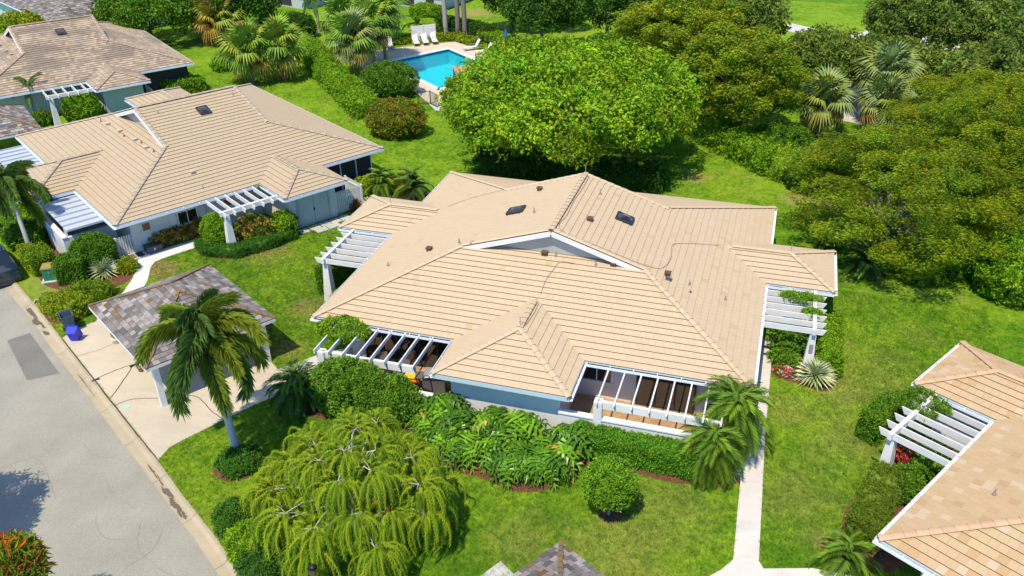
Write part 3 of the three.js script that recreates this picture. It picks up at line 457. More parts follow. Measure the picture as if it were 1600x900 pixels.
// left house, turned a third of a right angle, tan roof
const tan = [0.415, 0.325, 0.213];
const leftH = makeHouse({ x: -29.077, z: -9.414, turn: -31.88 * D2R, label: 'tan tile roofed house with window shutters and green shed doors, beside the pool lawn',
  tone: toneFrom(tan, 0.06), mats: { field: tileMat([1, 1, 1]), cap: [tileMat([0.4, 0.33, 0.24]), tileMat([0.34, 0.28, 0.21])] } });
{
  const { root, roof } = leftH;
  sidePergola(root, 1, 6);
  for (const [x, z, f] of [[-3.3, 4.5, 0], [-1.2, 4.4, 0], [1.3, 4.3, 0], [3.2, 4.3, 0]]) boxVent(roof, x, H(HD - z) + .03, z, 0, mat(0.5, 0.42, 0.32, 0.8));
  boxVent(roof, 7.4, H(HW - 7.4) + .03, 3.2, Math.PI / 2, mat(0.45, 0.4, 0.34, 0.8)); pipeVent(roof, 8.9, H(1) + .05, 3.3, M.siding); for (const [x, z] of [[-4.4, 4.6], [-.2, 4.5], [2.1, 4.2], [4.2, 4.2]]) pipeVent(roof, x, H(HD - z) + .05, z, M.clay);
  skylight(roof, 1.9, -.3, 1); pipeVent(roof, 1.0, H(8.9) + .05, 2.4, M.siding); pipeVent(roof, .9, H(9) + .05, -2.9, M.siding);
  windowPart(root, 8.72, 1.4, 4.5, 1.15, .75, [1, 0], true);
  for (const z of [7.0, 1.9]) { const b = new B(); b.box(8.73, 1.5, z, .05, .42, .42); b.box(8.76, 1.5, z, .04, .16, .16, .78); part('wall_medallion', b, M.clay, root); }
  // storage doors in the side wing
  const dr = new THREE.Group(); dr.name = 'storage_door'; root.add(dr); for (const z of [-2.65, -1.62]) part('door_leaf', new B().b2(12.21, 12.25, .08, 2.06, z - .5, z + .5), M.wallSage, dr); part('handle', new B().b2(12.25, 12.31, .95, 1.1, -2.17, -2.1), M.black, dr); part('door_frame', new B().b2(12.2, 12.27, .05, 2.2, -1.08, -.98).b2(12.2, 12.27, .05, 2.2, -3.3, -3.18).b2(12.2, 12.27, 2.1, 2.2, -3.2, -1.08), M.wallSage, dr);
  part('screened_porch', new B().b2(8.7, 9.1, .1, 2.38, -8.4, -4.8).b2(8.2, 8.8, .1, 2.37, -8.42, -8.0), M.screen, root); const pf = new B(); for (const z of [-4.8, -6.0, -7.2, -8.4]) pf.b2(9.1, 9.16, 0, 2.39, z - .04, z + .04); pf.b2(9.1, 9.16, .05, .13, -8.4, -4.8); part('porch_frame', pf, M.gutter, root);
  // front patio with translucent ribbed roof on both sides of the front wing
  for (const s of [1, -1]) {
    const g = frontPatio(root, s, { x1: 7.4, floor: M.concrete, wallH: 1.7, zb: 11.2 });
    const P = new B(); for (let i = 0; i < 7; i++) { const x0 = 2.75 + i * .78; P.b2(Math.min(s * x0, s * (x0 + .74)), Math.max(s * x0, s * (x0 + .74)), 2.33, 2.35, 8.75, 11.1); P.b2(Math.min(s * (x0 + .74), s * (x0 + .78)), Math.max(s * (x0 + .74), s * (x0 + .78)), 2.33, 2.45, 8.75, 11.1); }
    part('patio_roof_panel', P, mat(.42, .46, .5, .4), g);
    for (const x of [3.2, 7.3]) part('post', new B().b2(s * x - .06, s * x + .06, 0, 2.33, 10.95, 11.07), M.white, g);
  }
}
// far left house
const far = makeHouse({ x: -54.7, z: -25.43, turn: -36.4 * D2R, wall: M.wallSage, label: 'distant weathered brown tiled house at upper left with mottled roof',
  tone: (a, b, c) => { const x = a * .1, h = hash2(Math.round(a * 7), b, 5), n = fbm(a * .09, b * .22, 3, 0, 77), m = smooth(.45, .75, n); const k = mixc([0.34, 0.265, 0.19], [0.15, 0.125, 0.1], m * (0.4 + .6 * h)); const s = .72 + .6 * h; return k.map((v) => v * s); },
  mats: { field: tileMat([1, 1, 1], .9), cap: [tileMat([0.38, 0.27, 0.19], .9), tileMat([0.32, 0.24, 0.17], .9)] } });
{
  const { root, roof } = far; sidePergola(root, 1, 5); skylight(roof, 2.1, -.2, 1); boxVent(roof, 7.6, H(2.3) + .03, 3.2, 1.57, mat(.4, .3, .22, .8)); for (const [x, z] of [[-1.2, 4.5], [1.6, 4.4], [3.3, 4.3]]) boxVent(roof, x, H(HD - z) + .03, z, 0, mat(.4, .3, .22, .8));
  part('screened_porch', new B().b2(8.7, 9.1, .1, 2.38, -8.6, -4.6).b2(8.2, 8.8, .1, 2.37, -8.6, -8.0), M.screen, root);
  for (let i = 0; i < 14; i++) part('picket', new B().box(9.4 + i * .16, .7, -4.6, .1, 1.4, .03), M.white, root);
}
// right house
const sand = [0.45, 0.325, 0.18];
const sandCols = { p: .55, c: [[0.45, 0.315, 0.17], [0.46, 0.34, 0.20], [0.42, 0.28, 0.14], [0.455, 0.32, 0.185], [0.44, 0.325, 0.175], [0.48, 0.365, 0.235], [0.45, 0.305, 0.175]] };
const rightH = makeHouse({ x: 27.437, z: 13.433, turn: -30.78 * D2R, label: 'house with blended sand coloured roof tiles at lower right edge', singles: 300,
  tone: toneFrom(sand, 0.1, sandCols), mats: { field: tileMat([1, 1, 1]), solo: sandCols.c.concat([sand]).map((c) => tileMat(c)), cap: [tileMat([0.5, 0.325, 0.2]), tileMat([0.48, 0.31, 0.19]), tileMat([0.51, 0.34, 0.21])] } });
{
  const { root, roof } = rightH; sidePergola(root, -1, 6); pipeVent(roof, -8.1, H(1.8) + .05, 5.0, M.metal, .25);
  part('patio_floor', new B().b2(-9.6, -2.5, 0, .05, 7.9, 11.3), mat(.2, .2, .2, .6), root); for (let i = 0; i < 6; i++) part('rafter', new B().b2(-8.3 + i * .9, -8.18 + i * .9, 2.3, 2.45, 8.8, 11.4), M.white, root); part('beam', new B().b2(-8.6, -2.6, 2.1, 2.3, 11.1, 11.25), M.white, root); slidingDoor(root, -5.4, 7.92, 4.4, 2.1, [0, 1], 4);
  part('side_door', new B().b2(-8.75, -8.71, 0, 2.1, 5, 6), M.glass, root);
}
// ---------- carports ----------
const woodTones = [[.2, .175, .165], [.26, .23, .215], [.32, .285, .265], [.15, .13, .125], [.38, .345, .32], [.23, .195, .175]];
const woodMats = woodTones.map((c) => new THREE.MeshStandardMaterial({ color: lin(...c), vertexColors: true, roughness: .95, map: rep(T.shingle, .8), bumpMap: rep(T.grain, .5), bumpScale: .01 }));
const woodField = new THREE.MeshStandardMaterial({ vertexColors: true, roughness: .95, map: rep(T.shingle, .8), bumpMap: rep(T.grain, .5), bumpScale: .01 });
function carport(label, x, z, turn, singles, posts, moss) {
  const g = thing('carport', label, 'carport', x, z, turn), a = 3.57, b = 3.07, r = .5, sl = 1.35 / b, ev = 2.4;
  const roof = new THREE.Group(); roof.name = 'roof'; g.add(roof);
  const fx = 1.35 / (a - r); // end faces rise to the same ridge
  const F = [face([[-a, b], [a, b], [r, 0], [-r, 0]], [0, 1], b, ev, sl), face([[-a, -b], [a, -b], [r, 0], [-r, 0]], [0, -1], b, ev, sl)], E = [face([[a, -b], [a, b], [r, 0]], [1, 0], a, ev, fx), face([[-a, -b], [-a, b], [-r, 0]], [-1, 0], a, ev, fx)];
  const tone = (p, q) => { const t = woodTones[Math.floor(hash2(Math.round(p * 9), q, 7) * 6)], k = .8 + .5 * hash2(Math.round(p * 5), q, 3); return hash2(Math.round(p * 3), q, 19) < .05 ? [.2 * k, .12 * k, .04 * k] : t.map((v) => v * k); };
  const o = { course: .23, tile: .3, gap: .006, lift: .03, butt: [.05, .04, .035], name: 'shingle' };
  const dk = new B(); for (const f of F.concat(E)) dk.flat(f.poly, (px, pz) => ev + f.sl * (f.e - (px * f.n[0] + pz * f.n[1])) - .015); part('roof_deck', dk, M.deckDark, roof);
  tileRoof(g, roof, F, tone, singles / 2, { field: woodField, solo: woodMats }, o); tileRoof(g, roof, E, tone, singles / 2, { field: woodField, solo: woodMats }, o);
  const hipM = moss ? [mat(.2, .12, .04, .95), mat(.14, .115, .09, .95), mat(.17, .12, .06, .95), mat(.22, .13, .035, .95)] : [mat(.2, .16, .12, .95)];
  for (const sx of [-1, 1]) for (const sz of [-1, 1]) { const n = 14; for (let i = 0; i < n; i++) { const P = (t) => [sx * (a + (r - a) * t), ev + 1.35 * t + .04, sz * b * (1 - t)]; part('hip_shingle', new B().beam(P(i / n), P((i + 1.15) / n), .13 + .05 * hash2(i, sx + 3, sz + 5), .035), hipM[(i * 5 + (sx + 1)) % hipM.length], roof); } }
  part('ridge_board', new B().box(0, ev + 1.37, 0, 1.05, .04, .14), hipM[1], roof);
  part('ceiling', new B().b2(-a + .02, a - .02, ev - .07, ev - .03, -b + .02, b - .02), M.soffit, roof);
  const fb = new B(); fb.b2(-a, a, ev - .17, ev - .02, b - .03, b + .01).b2(-a, a, ev - .17, ev - .02, -b - .01, -b + .03).b2(-a - .01, -a + .03, ev - .171, ev - .021, -b, b).b2(a - .03, a + .01, ev - .171, ev - .021, -b, b); part('fascia', fb, M.white, roof);
  for (const [px, pz] of posts) part('post', new B().b2(px - .13, px + .13, 0, ev - .06, pz - .13, pz + .13), M.white, g);
  part('storage_wall', new B().b2(-a + .5, a - .5, .02, ev - .08, -b + .45, -b + .6), mat(.42, .4, .36, .85), g);
  return g;
}
carport('carport with weathered grey shingles and mossy hips on the cream driveway', -16.4, 10.04, -.547, 300, [[3.15, 2.6], [3.15, -2.5], [-3.1, -2.5]], true);
carport('carport roof tip with grey shingles at the bottom edge', 5.95, 23.39, -.547, 120, [[-3.1, 2.6], [3.1, 2.6], [-3.1, -2.6], [3.1, -2.6]], true);
carport('distant dark shingled carport at the left edge below the brown house', -46.75, -8.8, -.63, 0, [[3.1, 2.6], [3.1, -2.6], [-3.1, 2.6], [-3.1, -2.6]], true);
// ---------- street and driveway things ----------
{ // grey wheeled bin with its lid thrown back
  const g = thing('wheeled_bin', 'slate grey wheeled bin with open lid at the drive corner', 'bin', -23.55, 10.0, .9); const b = new B(), q = (w, d, y) => [[-w, y, d], [w, y, d], [w, y, -d], [-w, y, -d]], lo = q(.22, .24, .08), hi = q(.3, .34, 1.02), inn = q(.27, .31, 1.02), fl = q(.2, .22, .14); for (let i = 0; i < 4; i++) { const j = (i + 1) % 4; b.quad(lo[i], lo[j], hi[j], hi[i]); b.quad(inn[i], inn[j], fl[j], fl[i]); b.quad(hi[i], hi[j], inn[j], inn[i]); } b.quad(fl[0], fl[1], fl[2], fl[3]); b.quad(lo[3], lo[2], lo[1], lo[0]); part('body', b, M.slate, g);
  const l = new B(); l.beam([0, 1.03, -.36], [0, .42, -.66], .62, .05); l.b2(-.31, .31, 1.0, 1.06, -.4, -.33); part('lid', l, M.slate, g); for (const s of [-1, 1]) part('wheel', new B().tube([[s * .24, .12, -.28], [s * .3, .12, -.28]], .12, 12), M.black, g); part('handle', new B().tube([[-.24, .98, -.42], [.24, .98, -.42]], .018, 6), M.black, g);
}
{ // blue recycling tub standing on its end
  const g = thing('recycling_tub', 'bright blue open recycling tub standing on the driveway', 'recycling tub', -22.6, 10.85, .35); const b = new B(), q = (w, d, y) => [[-w, y, d], [w, y, d], [w, y, -d], [-w, y, -d]], lo = q(.2, .28, 0), hi = q(.26, .34, .42), inn = q(.235, .315, .42), fl = q(.18, .26, .04); for (let i = 0; i < 4; i++) { const j = (i + 1) % 4; b.quad(lo[i], lo[j], hi[j], hi[i]); b.quad(inn[i], inn[j], fl[j], fl[i]); b.quad(hi[i], hi[j], inn[j], inn[i]); } b.quad(fl[0], fl[1], fl[2], fl[3]); b.quad(lo[3], lo[2], lo[1], lo[0]); const m = part('body', b, M.blue, g); m.rotation.x = -1.2; m.position.set(0, .34, 0); const m2 = part('rim', new B().b2(-.28, .28, .4, .45, .32, .36).b2(-.28, .28, .4, .45, -.36, -.32).b2(-.28, -.24, .4, .45, -.36, .36).b2(.24, .28, .4, .45, -.36, .36), M.blue, g); m2.rotation.x = -1.2; m2.position.set(0, .34, 0);
}
{ const g = thing('utility_box', 'green metal utility box with faded lid between hedges', 'utility box', -28.5, 5.75, .55); part('cabinet', new B().b2(-.36, .36, .06, .78, -.34, .34), M.green, g); part('lid', new B().b2(-.39, .39, .78, .86, -.37, .38), mat(.34, .3, .1, .7, { map: rep(T.terracotta, .9) }), g); part('pad', new B().b2(-.5, .5, 0, .06, -.48, .5), M.concrete, g); part('latch', new B().b2(-.04, .04, .5, .62, .34, .37), M.metal, g); }
{ const g = thing('meter_pit', 'open brick edged meter pit in the grass by the kerb', 'meter pit', -27.1, 8.0, .55); const b = new B(); b.b2(-.5, .5, .0, .06, -.3, -.22).b2(-.5, .5, 0, .06, .22, .3).b2(-.5, -.42, 0, .058, -.3, .3).b2(.42, .5, 0, .058, -.3, .3); part('frame', b, M.kerb, g); part('soil', new B().b2(-.42, .42, 0, .012, -.22, .22), mat(.05, .025, .02, .95), g); part('pipe', new B().tube([[.1, .04, -.2], [.16, .05, .2]], .03, 6), M.white, g); }
[['sansevieria pot at the upper driveway corner of the carport', -20.55, 10.3, 0], ['sansevieria pot at the middle of the carport front', -17.75, 11.95, 1], ['sansevieria pot at the white front post of the carport', -15.2, 13.6, 0], ['clay pot at the right rear carport post', -12.75, 9.85, 1]].forEach(([label, x, z, c], i) => { const g = thing('flower_pot', label, 'flower pot', x, z, 0, 'pots around the carport'); part('pot', new THREE.LatheGeometry([[0, 0], [.13, 0], [.18, .26], [.2, .27], [.2, .31], [.165, .31], [.15, .27], [0, .26]].map((p) => new THREE.Vector2(...p)), 14), c ? M.clay : M.pot, g); const s = new B(); for (let k = 0; k < 14; k++) { const t = k * 2.4, e = rr(.15, .5), l = rr(.3, .5), p = [Math.cos(t) * .05, .27, Math.sin(t) * .05], q = [p[0] + Math.cos(t) * l * e, .27 + l, p[2] + Math.sin(t) * l * e], w = [-Math.sin(t) * .035, 0, Math.cos(t) * .035], m = [(p[0] + q[0]) / 2, (p[1] + q[1]) / 2, (p[2] + q[2]) / 2]; s.tri([p[0] - w[0], p[1], p[2] - w[2]], [m[0] + w[0], m[1], m[2] + w[2]], q); s.tri([p[0] - w[0], p[1], p[2] - w[2]], q, [m[0] - w[0], m[1], m[2] - w[2]]); } part('leaves', s, new THREE.MeshStandardMaterial({ color: i === 3 ? lin(.1, .2, .03) : lin(.22, .28, .03), roughness: .5, side: THREE.DoubleSide }), g); });
single('drain_cover', new B().tube([[-16.6, .03, 14.5], [-16.6, .042, 14.5]], .17, 14), mat(.35, .5, .42, .6), 'small round pale green drain cover in the driveway', 'drain cover');
{ // parked car, only its tail reaches into the frame
  const g = thing('parked_car', 'dark parked car at the left edge, only its tail showing', 'car', -32.3, 5.95, -.56), sh = (pts, w) => { const s = new THREE.Shape(pts.map((p) => new THREE.Vector2(...p))), e = new THREE.ExtrudeGeometry(s, { depth: w - .2, bevelEnabled: true, bevelSize: .1, bevelThickness: .1, bevelSegments: 3 }); e.translate(0, 0, -(w - .2) / 2); return e; };
  const paint = new THREE.MeshPhysicalMaterial({ color: lin(.012, .03, .06), roughness: .25, metalness: .4, clearcoat: 1, clearcoatRoughness: .05 });
  part('body', sh([[-2.2, .2], [2.1, .2], [2.2, .45], [2.15, .85], [1.5, .92], [-1.1, .95], [-2.1, .75], [-2.25, .45]], 1.78), paint, g); part('cabin', sh([[-1.0, .95], [-.35, 1.38], [.75, 1.4], [1.55, .95]], 1.5), M.glass, g); part('roof_panel', sh([[-.35, 1.36], [-.3, 1.45], [.7, 1.47], [.8, 1.38]], 1.45), paint, g);
  for (const s of [-1, 1]) { part('tail_light', new B().box(2.17, .72, s * .62, .12, .16, .42), mat(.55, .015, .01, .25), g); for (const wx of [-1.35, 1.35]) { const w = new THREE.Group(); w.name = 'wheel'; w.position.set(wx, .22, s * .8); g.add(w); part('tyre', new THREE.TorusGeometry(.24, .09, 8, 20), M.black, w); part('rim', new THREE.CylinderGeometry(.2, .2, .1, 14).rotateX(Math.PI / 2), M.metal, w); } } part('number_plate', new B().box(2.27, .55, 0, .02, .13, .4), M.white, g); part('bumper', new B().box(2.22, .38, 0, .1, .16, 1.7), M.black, g); g.position.y = -.1;
}
// ---------- central house patio things ----------
{ const g = thing('barbecue_grill', 'stainless gas barbecue with grey lid on the left patio', 'barbecue', -3.75, 9.6, .2, undefined, .05); part('cabinet', new B().b2(-.5, .5, .12, .85, -.28, .28), mat(.1, .1, .105, .5), g); const l = new B(); l.b2(-.42, -.01, .9, 1.12, -.3, .3).b2(.01, .42, .9, 1.12, -.3, .3); part('lid', l, M.greyLid, g); part('side_shelf', new B().b2(-.85, -.5, .84, .9, -.26, .26).b2(.5, .85, .84, .9, -.26, .26), M.metal, g); part('firebox', new B().b2(-.48, .48, .85, .9, -.31, .31), M.black, g); part('handle', new B().tube([[-.35, 1.02, .34], [.35, 1.02, .34]], .018, 6), M.metal, g); for (const x of [-.45, .45]) for (const z of [-.22, .22]) part('caster', new B().tube([[x, .06, z - .02], [x, .06, z + .02]], .06, 10), M.black, g); }
{ const g = thing('toy_table', 'blue, yellow and red plastic toy table on the left patio', 'toy', -4.75, 9.7, .1, undefined, .05); part('basin', new B().b2(-.32, .32, .62, .8, -.26, .26).b2(-.36, .36, .8, .83, -.3, .3), M.yellow, g); part('stand', new B().b2(-.16, .16, .08, .62, -.12, .12), M.blue, g); part('foot', new B().b2(-.3, .3, 0, .08, -.24, .24), M.red, g); part('tray', new B().b2(-.34, .34, .56, .61, -.28, .28), M.red, g); }
function chair(label, x, z, turn, frame, seat, y = .05, group) { const g = thing('patio_chair', label, 'chair', x, z, turn, group, y); part('seat', new B().b2(-.26, .26, .4, .46, -.26, .26), seat, g); part('backrest', new B().beam([0, .44, -.26], [0, .95, -.42], .5, .05), seat, g); for (const sx of [-.25, .25]) for (const sz of [-.24, .24]) part('leg', new B().tube([[sx, 0, sz], [sx, .42, sz]], .02, 5), frame, g); for (const s of [-.28, .28]) part('armrest', new B().b2(s - .03, s + .03, .64, .67, -.34, .24), frame, g); return g; }
chair('dark patio chair under the left pergola, nearer the wall', -6.6, 9.0, .4, M.bronze, mat(.12, .1, .09, .8)); chair('dark patio chair under the left pergola, nearer the grill', -5.6, 9.2, -.5, M.bronze, mat(.12, .1, .09, .8));
{ const g = thing('patio_table', 'dark round table between chairs under the left pergola', 'table', -6.1, 9.9, 0, undefined, .05); part('table_top', new B().tube([[0, .68, 0], [0, .72, 0]], .45, 18), M.bronze, g); part('leg', new B().tube([[0, 0, 0], [0, .68, 0]], .05, 8), M.bronze, g); part('foot', new B().tube([[0, 0, 0], [0, .03, 0]], .25, 12), M.bronze, g); }
{ const g = thing('garden_statue', 'small yellowish garden statue in the mulch by the patio shrub', 'statue', -8.45, 11.9); part('figure', new THREE.LatheGeometry([[0, 0], [.12, 0], [.13, .06], [.09, .12], [.12, .24], [.1, .34], [.05, .38], [.075, .44], [.06, .5], [0, .53]].map((p) => new THREE.Vector2(...p)), 14), mat(.5, .36, .14, .8), g); part('plinth', new B().b2(-.15, .15, 0, .04, -.15, .15), M.concrete, g); }
[[-9.25, 12.75, .13], [-9.02, 12.8, .11]].forEach(([x, z, r], i) => { const o = single('garden_stone', coreGeoStone(r), M.concrete, (i ? 'right' : 'left') + ' of two white stones at the mulch tip by the driveway', 'stone', 'white edging stones'); o.position.set(x, r * .5, z); });
function coreGeoStone(r) { const g = new THREE.IcosahedronGeometry(r, 2), p = g.attributes.position; for (let i = 0; i < p.count; i++) { const k = 1 + .3 * (noise(p.getX(i) * 14, p.getZ(i) * 14 + p.getY(i) * 9) - .5); p.setXYZ(i, p.getX(i) * k * 1.2, p.getY(i) * k * .7, p.getZ(i) * k); } g.computeVertexNormals(); return g; }
{ const g = thing('lamp_post', 'black garden lamp finial at the bottom under the bottlebrush', 'lamp post', -3.0, 21.9); part('post', new B().tube([[0, 0, 0], [0, 1.7, 0]], .045, 8), M.black, g); part('lantern', new B().b2(-.1, .1, 1.7, 2.0, -.1, .1), M.glass, g); part('cap', new THREE.LatheGeometry([[0, .16], [.03, .14], [.04, .1], [.09, .07], [.16, 0], [0, 0]].map((p) => new THREE.Vector2(...p)), 12).translate(0, 2.0, 0), M.black, g); }
{ const g = thing('door_step', 'concrete step at the end of the side path by the house', 'step', 10.32, 1.4); part('slab', new B().b2(-.34, .34, .0, .1, -.27, .27), M.concrete, g); }
// ---------- left house garden things ----------
const LHW = (x, z) => { const t = -31.88 * D2R, c = Math.cos(t), s = Math.sin(t); return [-29.077 + x * c + z * s, -9.414 - x * s + z * c]; }, LT = -31.88 * D2R;
function picketRun(name, label, cat, p, turn, n, step, h, group, m = M.white) { const g = thing(name, label, cat, p[0], p[1], turn, group); for (let i = 0; i < n; i++) { const b = new B(), x = i * step, w = step * .38; b.b2(x - w, x + w, .08, h, -.012, .012); b.tri([x - w, h, .012], [x + w, h, .012], [x, h + .08, .012]); b.tri([x + w, h, -.012], [x - w, h, -.012], [x, h + .08, -.012]); part('picket', b, m, g); } for (const y of [.3, h - .22]) part('rail', new B().b2(-.06, (n - 1) * step + .06, y - .04, y + .04, -.05, -.014), m, g); for (const x of [-.1, (n - 1) * step + .1]) part('post', new B().b2(x - .05, x + .05, 0, h + .06, -.06, .05), m, g); return g; }
picketRun('picket_gate', 'white picket gate at the end of the curved path', 'gate', LHW(8.6, 8.75), LT + Math.PI / 2, 9, .14, 1.25);
picketRun('picket_fence', 'white picket fence running from the shed towards the palms', 'fence', LHW(12.1, -3.85), LT + Math.PI / 2, 14, .135, 1.5, 'picket fences by the shed'); picketRun('picket_fence', 'short white picket fence returning to the screened porch', 'fence', LHW(11.95, -5.75), LT + Math.PI, 14, .135, 1.5, 'picket fences by the shed');
{ const [x, z] = LHW(9.0, 8.15), g = thing('entry_step', 'white entry step with brown and black mats at the picket gate', 'step', x, z, LT); part('slab', new B().b2(-.35, .55, .0, .12, -.75, .75), M.concrete, g); part('brown_mat', new B().b2(-.2, .42, .121, .14, -.05, .7), mat(.16, .11, .06, .95), g); part('black_mat', new B().b2(-.2, .42, .121, .138, -.5, -.1), M.black, g); }
{ const [x, z] = LHW(9.05, 7.0), g = thing('deck_box', 'dark grey storage box beside the picket gate', 'storage box', x, z, LT); part('box', new B().b2(-.3, .3, 0, .4, -.45, .45), mat(.09, .08, .08, .6), g); part('lid', new B().b2(-.33, .33, .4, .47, -.48, .48), mat(.07, .06, .06, .6), g); part('latch', new B().b2(.3, .32, .2, .36, -.04, .04), M.white, g); }
[[12.75, -1.0, .6, .6], [12.75, -1.75, .6, .7], [12.75, -2.5, .62, .65], [12.8, -3.2, .62, .6], [12.8, -3.9, .65, .65], [13.35, -1.9, .55, .75], [13.35, -2.75, .55, .8]].forEach(([x, z, a, b], i) => { const p = LHW(x, z), o = single('paving_slab', new B().b2(-a / 2, a / 2, 0, .045 + i * .002, -b / 2, b / 2), [M.concrete, M.poolDeck][i === 1 || i === 3 ? 1 : 0], 'paving slab before the shed doors, ' + ['first from the shrub', 'second from the shrub, pinkish', 'third from the shrub', 'fourth from the shrub, pinkish', 'last by the picket fence', 'outer row, left', 'outer row, right'][i], 'paving slab', 'slabs before the shed doors'); o.position.set(p[0], 0, p[1]); o.rotation.y = LT + rr(-.05, .05); });
{ const p = LHW(7.9, 10.2); chair('wire patio chair beside the ribbed patio roof', p[0], p[1], 1.2, M.metal, mat(.3, .3, .3, .5)); const q = LHW(8.4, 9.5); const g = thing('patio_table', 'small wire patio table beside the ribbed roof', 'table', q[0], q[1], 0, undefined, .05); part('table_top', new B().tube([[0, .68, 0], [0, .71, 0]], .36, 16), M.metal, g); part('leg', new B().tube([[0, 0, 0], [0, .68, 0]], .03, 6), M.metal, g); }
// ---------- pool things ----------
function lounger(label, x, z, turn, up) { const g = thing('sun_lounger', label, 'sun lounger', x, z, turn, 'pool loungers', .06); part('seat', new B().b2(-.3, .3, .32, .37, -.5, .85), M.white, g); part('backrest', new B().beam([0, .36, -.5], [0, .36 + .8 * Math.sin(up), -.5 - .8 * Math.cos(up)], .6, .04), M.white, g); for (const [lx, lz] of [[-.27, -.4], [.27, -.4], [-.27, .75], [.27, .75]]) part('leg', new B().tube([[lx, 0, lz], [lx, .33, lz]], .02, 5), M.metal, g); for (const s of [-.33, .33]) part('armrest', new B().b2(s - .03, s + .03, .52, .55, -.5, .1), M.metal, g); return g; }
lounger('white lounger right of the pool, nearer the fence corner', -21.9, -46.1, -.9, 1.0); lounger('white lounger right of the pool, nearer the shade tree', -20.2, -45.0, -.9, 1.0); lounger('white lounger against the white panels, left one', -28.3, -46.6, .55, 1.1); lounger('white lounger against the white panels, middle one', -27.5, -47.2, .55, 1.1); lounger('white lounger against the white panels, right one', -26.7, -47.8, .55, 1.1); lounger('white lounger alone behind the pool palms', -30.4, -44.6, .55, 1.1);
{ const g = thing('privacy_panel', 'two tall white privacy panels at the far end of the pool', 'privacy screen', -27.9, -47.9, .66); part('panel', new B().b2(-1.3, -.05, .06, 1.85, -.03, .03), M.white, g); part('panel', new B().b2(.05, 1.25, .06, 1.85, -.03, .03), M.white, g); for (const x of [-1.33, 0, 1.3]) part('post', new B().b2(x - .03, x + .03, 0, 1.9, -.05, .05), M.white, g); }
{ const g = thing('parasol', 'closed blue parasol standing beside the pool fence', 'parasol', -18.6, -47.6, 0); part('pole', new B().tube([[0, 0, 0], [0, 2.3, 0]], .025, 6), M.metal, g); part('canopy', new THREE.LatheGeometry([[0, 2.35], [.06, 2.25], [.15, 1.7], [.17, 1.1], [.08, .95], [0, .95]].map((p) => new THREE.Vector2(...p)), 12), mat(.01, .13, .65, .7), g); part('base', new B().tube([[0, 0, 0], [0, .1, 0]], .25, 12), M.black, g); }
function railFence(name, label, cat, pts, h, m, gap, group) { const g = thing(name, label, cat, pts[0][0], pts[0][1], 0, group), bx = pts[0][0], bz = pts[0][1]; for (let i = 0; i < pts.length - 1; i++) { const a = pts[i], b = pts[i + 1], L = Math.hypot(b[0] - a[0], b[1] - a[1]), n = Math.round(L / gap); for (const y of [.15, h]) part('rail', new B().beam([a[0] - bx, y, a[1] - bz], [b[0] - bx, y, b[1] - bz], .035, .035), m, g); for (let k = 0; k < n; k++) { const x = a[0] + (b[0] - a[0]) * k / n - bx, z = a[1] + (b[1] - a[1]) * k / n - bz, big = k % Math.round(2 / gap) === 0; part(big ? 'post' : 'picket', new B().b2(x - (big ? .03 : .01), x + (big ? .03 : .01), 0, h + (big ? .05 : 0), z - (big ? .03 : .01), z + (big ? .03 : .01)), m, g); } } return g; }
railFence('pool_fence', 'dark metal fence behind the pool loungers', 'fence', [[-26.3, -49.6], [-24.5, -49.3], [-20.4, -46.9], [-16.5, -44]], 1.25, M.black, .25); railFence('pool_gate', 'black metal gate in front of the pool deck', 'gate', [[-20.4, -28.3], [-19.4, -28.6], [-18.4, -27.8]], 1.2, M.black, .12);
{ const g = thing('cabana', 'pool cabana roof corner showing beside the shade tree', 'cabana', -15.3, -32.0, .62), wood = [mat(.36, .22, .13, .8), mat(.42, .27, .17, .8), mat(.31, .19, .11, .8)]; for (let i = 0; i < 15; i++) part('roof_board', new B().beam([-2.9 + i * .4, 2.36, 2.1], [-2.9 + i * .4, 2.95, 0], .385, .05), wood[i % 3], g); for (let i = 0; i < 15; i++) part('roof_board', new B().beam([-2.9 + i * .4, 2.95, -.0], [-2.9 + i * .4, 2.36, -2.1], .385, .05), wood[(i + 1) % 3], g); for (const x of [-2.6, 2.6]) for (const z of [-1.7, 1.7]) part('post', new B().b2(x - .07, x + .07, 0, 2.42, z - .07, z + .07), M.white, g); }
